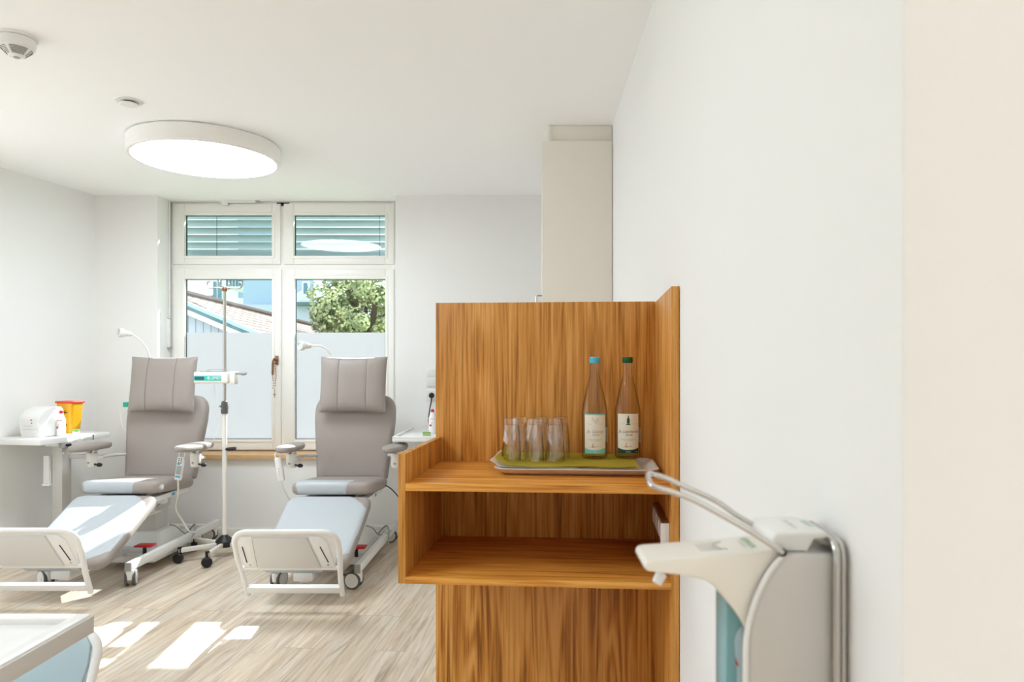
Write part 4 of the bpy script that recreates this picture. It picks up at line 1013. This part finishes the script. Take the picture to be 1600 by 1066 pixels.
# ------------------------------------------------------------ soap / disinfectant dispenser, near right
DN, DF = .640, .712      # near and far face along the wall
dm = (DN+DF)/2; WX = RN(dm)
t = thing('disinfectant_dispenser', 'wall mounted disinfectant dispenser with wire arm lever at the near right', 'dispenser', (WX, dm, 1.13))
def dp(px, py, D=DN): p = at(px, py, D); return Vector((p.x-WX, p.y-dm, p.z-1.13))
hD = (DF-DN)/2
def pol(L_, D=DN): return [((lambda p: (p.x, p.z))(dp(x, y, D))) for x, y in L_]
curve = [(1230, 866), (1216, 880), (1203, 898), (1190, 922), (1181, 946), (1174, 970), (1169, 1000), (1168, 1030), (1168, 1240)]
body = pol(curve+[(1320, 1240), (1320, 876), (1316, 869), (1308, 866)])
MB().prism(body, -hD, hD, 'body_grey', bev=.0035, seg=3).build('metal_housing', t)
sp = pol([(1008, 884), (1012, 879), (1020, 877), (1063, 874), (1140, 868), (1211, 861), (1229, 862), (1213, 878), (1198, 898), (1186, 922), (1176, 950), (1170, 990), (1164, 978), (1150, 958), (1140, 946), (1128, 931), (1118, 919), (1106, 911), (1090, 906), (1060, 901), (1030, 898), (1013, 895), (1008, 890)])
b = MB(); b.prism(sp, -hD+.004, hD-.010, 'plastic_cream', bev=.004, seg=3); arm = b.build('pump_arm', t)
b = MB(); b.cyl(dp(1034, 896, dm), dp(1026, 911, dm), .0052, 'plastic_white', 16, r2=.0047); b.build('spout', arm)
b = MB(); b.tube([dp(x-3, y, DN-.001) for x, y in curve[:-1]]+[dp(1165, 1100, DN-.001)], .0026, 'plastic_white', 8, smooth=3); b.build('edge_trim', t)
pA, pB = dp(1063, 874), dp(1211, 861); ax_ = (pB-pA).normalized()
def top(u, v, lift=.0005): q = pA+ax_*u; return Vector((q.x, v, q.z+lift))
def uu(px): return ((px-832)/1130*dm-WX)-pA.x
b = MB(); b.text('B|BRAUN', .0088, 'green_ink', lambda x, y: top(uu(1168)+y, -x-.003))
b.text('SHARING EXPERTISE', .0028, 'grey_ink', lambda x, y: top(uu(1157)+y, -x-.003)); b.build('lettering', arm, recalc=False)
b = MB(); b.tube([top(uu(1130)+.010*math.cos(k*PI/10), -.003+.013*math.sin(k*PI/10), .0002) for k in range(5, 16)], .0005, 'column_grey', 5)
for k in range(9): b.tube([top(uu(1090)+k*.0022, -.016, .0), top(uu(1090)+k*.0022, .010, .0)], .0004, 'column_grey', 4)
b.build('arm_emboss', arm)
cp = pol([(1210, 846), (1214, 838), (1219, 835), (1288, 834), (1296, 835), (1299, 839), (1297, 844), (1290, 846), (1277, 846), (1266, 866), (1222, 864), (1213, 862)])
b = MB(); b.prism(cp, -hD+.006, hD+.004, 'plastic_white', bev=.004, seg=3); cpo = b.build('lid', t)
zt_ = dp(1250, 834.5).z+.0008
b = MB(); b.text('Desinfektion', .0068, 'grey_ink', lambda x, y: Vector(((1235-832)/1130*dm-WX+y, -x+.002, zt_)))
b.text('B|BRAUN', .0062, 'green_ink', lambda x, y: Vector(((1262-832)/1130*dm-WX+y, -x+.002, zt_))); b.build('lettering', cpo, recalc=False)
nr = [(1223, 864), (1200, 848), (1172, 830), (1124, 803), (1083, 781), (1050, 769), (1026, 762)]
fr_ = [(1019, 741), (1040, 747), (1062, 757), (1117, 782), (1152, 806), (1193, 829)]
lp = [dp(x, y, DN-.002) for x, y in nr]+[dp(1017, 757, DN+.003), dp(1012, 746, dm-.008), dp(1012.5, 740, dm+.012)]+[dp(x, y, DF-.006) for x, y in fr_]
b = MB(); b.tube(lp, .0026, 'chrome', 12, smooth=6)
b.cyl(dp(1223, 864, DN-.003), dp(1223, 864, DN+.003), .0038, 'rubber_black', 12); b.tube([dp(1195, 830, DF-.006), dp(1209, 846, dm), dp(1222, 862, DN+.004)], .0026, 'steel', 8); b.build('arm_lever', t)
x_ = -.012; zt2 = dp(1320, 845, DN+.008).z
wb_ = [Vector((x_+.002, hD+.008, zt2)), Vector((x_+.001, 0, zt2)), Vector((x_-.003, -hD+.004, zt2)), Vector((x_-.003, -hD-.002, zt2-.003)), Vector((x_-.003, -hD-.006, zt2-.012)), Vector((x_-.003, -hD-.006, zt2-.05)), Vector((x_-.003, -hD-.006, -.25))]
b = MB(); b.tube(wb_, .0034, 'chrome', 12, smooth=5)
b.tube([p+Vector((.0068, .003, -.0006)) for p in wb_], .0030, 'chrome', 12, smooth=5); b.box((-.010, -hD-.001, -.25), (-.0055, hD+.004, zt2-.004), 'steel', .001); b.build('wall_bracket', t)
b = MB(); b.prism(pol([(1143, 950), (1148, 957), (1175, 990), (1175, 1240), (1143, 1240)]), -.018, .020, 'blue_liquid', bev=.0015); bo = b.build('liquid_bottle', t)
b = MB(); b.prism(pol([(1156, 1014), (1158, 1003), (1163, 995), (1169, 990), (1169, 1240), (1160, 1240), (1160, 1060), (1157, 1035)]), -.0192, -.0182, 'lamp_lens'); b.build('bottle_label', bo)
b = MB(); b.prism(pol([(1157, 1038), (1160, 1046), (1163, 1053), (1158, 1052)]), -.0200, -.0193, 'logo_red'); b.build('printed_mark', bo)

# ------------------------------------------------------------ outside
b = MB(); b.box((-60, 6.3, -3.2), (60, 120, -3.0), 'lawn'); structure(b.build('ground'))
# gabled neighbour house, ridge running back to the right
def neighbour():
    t = thing('neighbour_house', 'low house with grey board gable and tiled roof outside the left pane', 'house', (0, 0, 0))
    D = 13.0
    A, B = at(255, 461, D), at(470, 552, D); dirg = (B-A).normalized()
    b = MB(); b.prism([(A.x-1, -3), (B.x, -3), (B.x, B.z-.1), (A.x, A.z-.1), (A.x-1, A.z-.4)], D+.25, D+.45, 'board_cladding'); b.build('gable_wall', t)
    b = MB(); up = Vector((-dirg.z, 0, dirg.x))
    def strip(o0, o1, y0, y1, m): b.prism([((A+up*o0).x, (A+up*o0).z), ((B+up*o0).x, (B+up*o0).z), ((B+up*o1).x, (B+up*o1).z), ((A+up*o1).x, (A+up*o1).z)], y0, y1, m)
    strip(-.16, -.03, D, D+.05, 'facade_white'); strip(-.03, .06, D-.03, D+.06, 'fascia'); strip(-.06, -.01, D-.06, D-.02, 'rail_dark'); b.build('verge_board', t)
    R0, R1 = at(255, 456, D+.3), at(520, 520, 21)
    R0 = at(255, 459, D); R1 = at(520, 519, 22); B2 = B+Vector((.6, 9, -.3))
    me = bpy.data.meshes.new('roof'); n = Vector((0, 0, .12))
    vs = [A, B, B2, R1, R0+Vector((0, .1, .05))]
    bm = bmesh.new(); uv = bm.loops.layers.uv.new('UVMap'); v_ = [bm.verts.new(v+Vector((0, 0, .03))) for v in vs]; f_ = bm.faces.new(v_)
    e1 = (R1-R0).normalized(); nn = f_.normal if f_.normal.length else Vector((0, 0, 1)); bm.normal_update(); nn = f_.normal; e2 = nn.cross(e1)
    for l in f_.loops: l[uv].uv = (l.vert.co.dot(e1), l.vert.co.dot(e2))
    g = bmesh.ops.solidify(bm, geom=[f_], thickness=.10); bm.to_mesh(me); bm.free(); me.materials.append(M['roof_tiles'])
    o = bpy.data.objects.new('tiled_roof', me); COL.objects.link(o); o.parent = t
    b = MB(); b.tube([R0+Vector((0, .1, .1)), R1+Vector((0, 0, .06))], .07, 'roof_tiles', 8); b.build('ridge', t)
neighbour()
def box_px(mb, x0, y0, x1, y1, D, depth, m): a = at(x0, y1, D); c = at(x1, y0, D); mb.box((a.x, D, a.z), (c.x, D+depth, c.z), m)
t = thing('apartment_block', 'white and blue apartment block with balconies beyond the tiled roof', 'apartment building', (0, 0, 0))
D = 32
b = MB(); box_px(b, 240, 300, 358, 800, D, 8, 'facade_white'); b.build('white_wing', t)
b = MB(); box_px(b, 358, 300, 452, 466, D+1, 8, 'facade_blue'); b.build('blue_wing', t)
b = MB(); box_px(b, 356, 466, 452, 800, D-.5, 1.2, 'facade_white'); b.build('terrace_parapet', t)
for (x0, y0, x1, y1) in ((333, 440, 337, 480), (340, 437, 346, 486), (320, 462, 332, 478)):
    b = MB(); box_px(b, x0-1, y0-1, x1+1, y1+1, D-.12, .1, 'facade_white'); wf = b.build('window', t)
    b = MB(); box_px(b, x0, y0, x1, y1, D-.16, .05, 'pane_dark'); b.build('pane', wf)
b = MB(); box_px(b, 360, 476, 402, 491, D-.62, .1, 'pane_dark'); b.build('terrace_glazing', t)
b = MB(); box_px(b, 372, 477, 394, 489, D-.8, .1, 'lawn'); b.build('planter', t)
b = MB(); box_px(b, 352, 446, 398, 451, D-1.6, 1.6, 'facade_white'); bal = b.build('balcony', t)
b = MB()
for k in range(9): box_px(b, 353+k*5, 437, 356.6+k*5, 447, D-1.65, .05, 'rail_dark')
box_px(b, 350, 435, 399, 437, D-1.66, .06, 'rail_dark'); b.build('balcony_railing', bal)
b = MB(); box_px(b, 380, 430, 384, 455, D+.9, .1, 'facade_white'); box_px(b, 400, 436, 412, 452, D+.85, .1, 'facade_white'); b.build('window', t)
t = thing('blue_house', 'pale blue rendered house outside the right pane beside the tree', 'house', (0, 0, 0))
D = 24
b = MB(); box_px(b, 380, 420, 490, 476, D, 5, 'facade_blue'); b.build('upper_storey', t)
b = MB(); box_px(b, 380, 476, 504, 700, D-.4, 5, 'facade_grey'); b.build('lower_storey', t)
b = MB(); box_px(b, 456, 472, 507, 477, D-.7, 1, 'rail_dark'); b.build('eaves', t)
for (x0, y0, x1, y1) in ((492, 482, 500, 512), (472, 440, 482, 460), (506, 503, 514, 514)):
    b = MB(); box_px(b, x0, y0, x1, y1, D-.5, .08, 'facade_white'); wf = b.build('window', t)
    b = MB(); box_px(b, x0+2, y0+2, x1-2, y1-1, D-.53, .05, 'pane_dark'); b.build('pane', wf)
b = MB(); b.lathe([(.25, 0), (.2, .08)], 'panel_grey', at(473, 466, D-.3), 16, axis='Y'); b.build('satellite_dish', t)

def tree(cx, cz, D, R, n, m, label, sz=.11, squash=.85):
    base = at(cx, cz, D); t = thing('broadleaf_tree', label, 'tree', (base.x, D, -3))
    hc = base.z+3
    b = MB(); b.tube([(0, 0, 0), (.08, 0, hc*.4), (-.05, .05, hc*.75), (0, 0, hc)], [.22, .18, .14, .06], 'bark', 10, smooth=5)
    for k in range(7):
        a = k*.9; b.tube([(0, 0, hc*.6+k*.12), (R*.4*math.cos(a), R*.4*math.sin(a), hc-.2+.1*k), (R*.7*math.cos(a), R*.7*math.sin(a), hc+.1*k)], [.08, .05, .02], 'bark', 6, smooth=4)
    b.build('trunk', t)
    rnd = random.Random(cx); bm = bmesh.new()
    clumps = []
    for k in range(90):
        v = Vector((rnd.gauss(0, 1), rnd.gauss(0, 1), rnd.gauss(0, 1))).normalized()*R*rnd.uniform(.55, 1.0); v.z *= squash
        clumps.append((v, R*rnd.uniform(.14, .26)))
    for k in range(n):
        c, r = clumps[k % 90]; d = Vector((rnd.gauss(0, 1), rnd.gauss(0, 1), rnd.gauss(0, 1))).normalized()
        p = c+d*r*rnd.uniform(.75, 1.05)+Vector((0, 0, hc)); nrm_ = (d+Vector((rnd.uniform(-.6, .6), rnd.uniform(-.6, .6), rnd.uniform(-.2, .8)))).normalized()
        a = nrm_.orthogonal().normalized(); q = nrm_.cross(a); s = sz*rnd.uniform(.6, 1.2); th = rnd.uniform(0, 6.3)
        a, q = a*math.cos(th)+q*math.sin(th), q*math.cos(th)-a*math.sin(th)
        vs = [bm.verts.new(p+a*s*.9), bm.verts.new(p+q*s*.5+nrm_*s*.12), bm.verts.new(p-a*s*.7), bm.verts.new(p-q*s*.5+nrm_*s*.12)]
        bm.faces.new(vs)
    b = MB(); b._merge(bm, m); b.build('foliage', t, recalc=False)
tree(572, 492, 17, 1.28, 20000, 'leaf_green', 'dense green tree outside the right pane', .062)
tree(670, 470, 19.5, 1.6, 12000, 'leaf_green', 'green tree at the right edge of the window, behind the dense one', .085)
tree(515, 455, 45, 2.5, 4500, 'leaf_pale', 'pale yellow green tree far behind the blue house', .20)
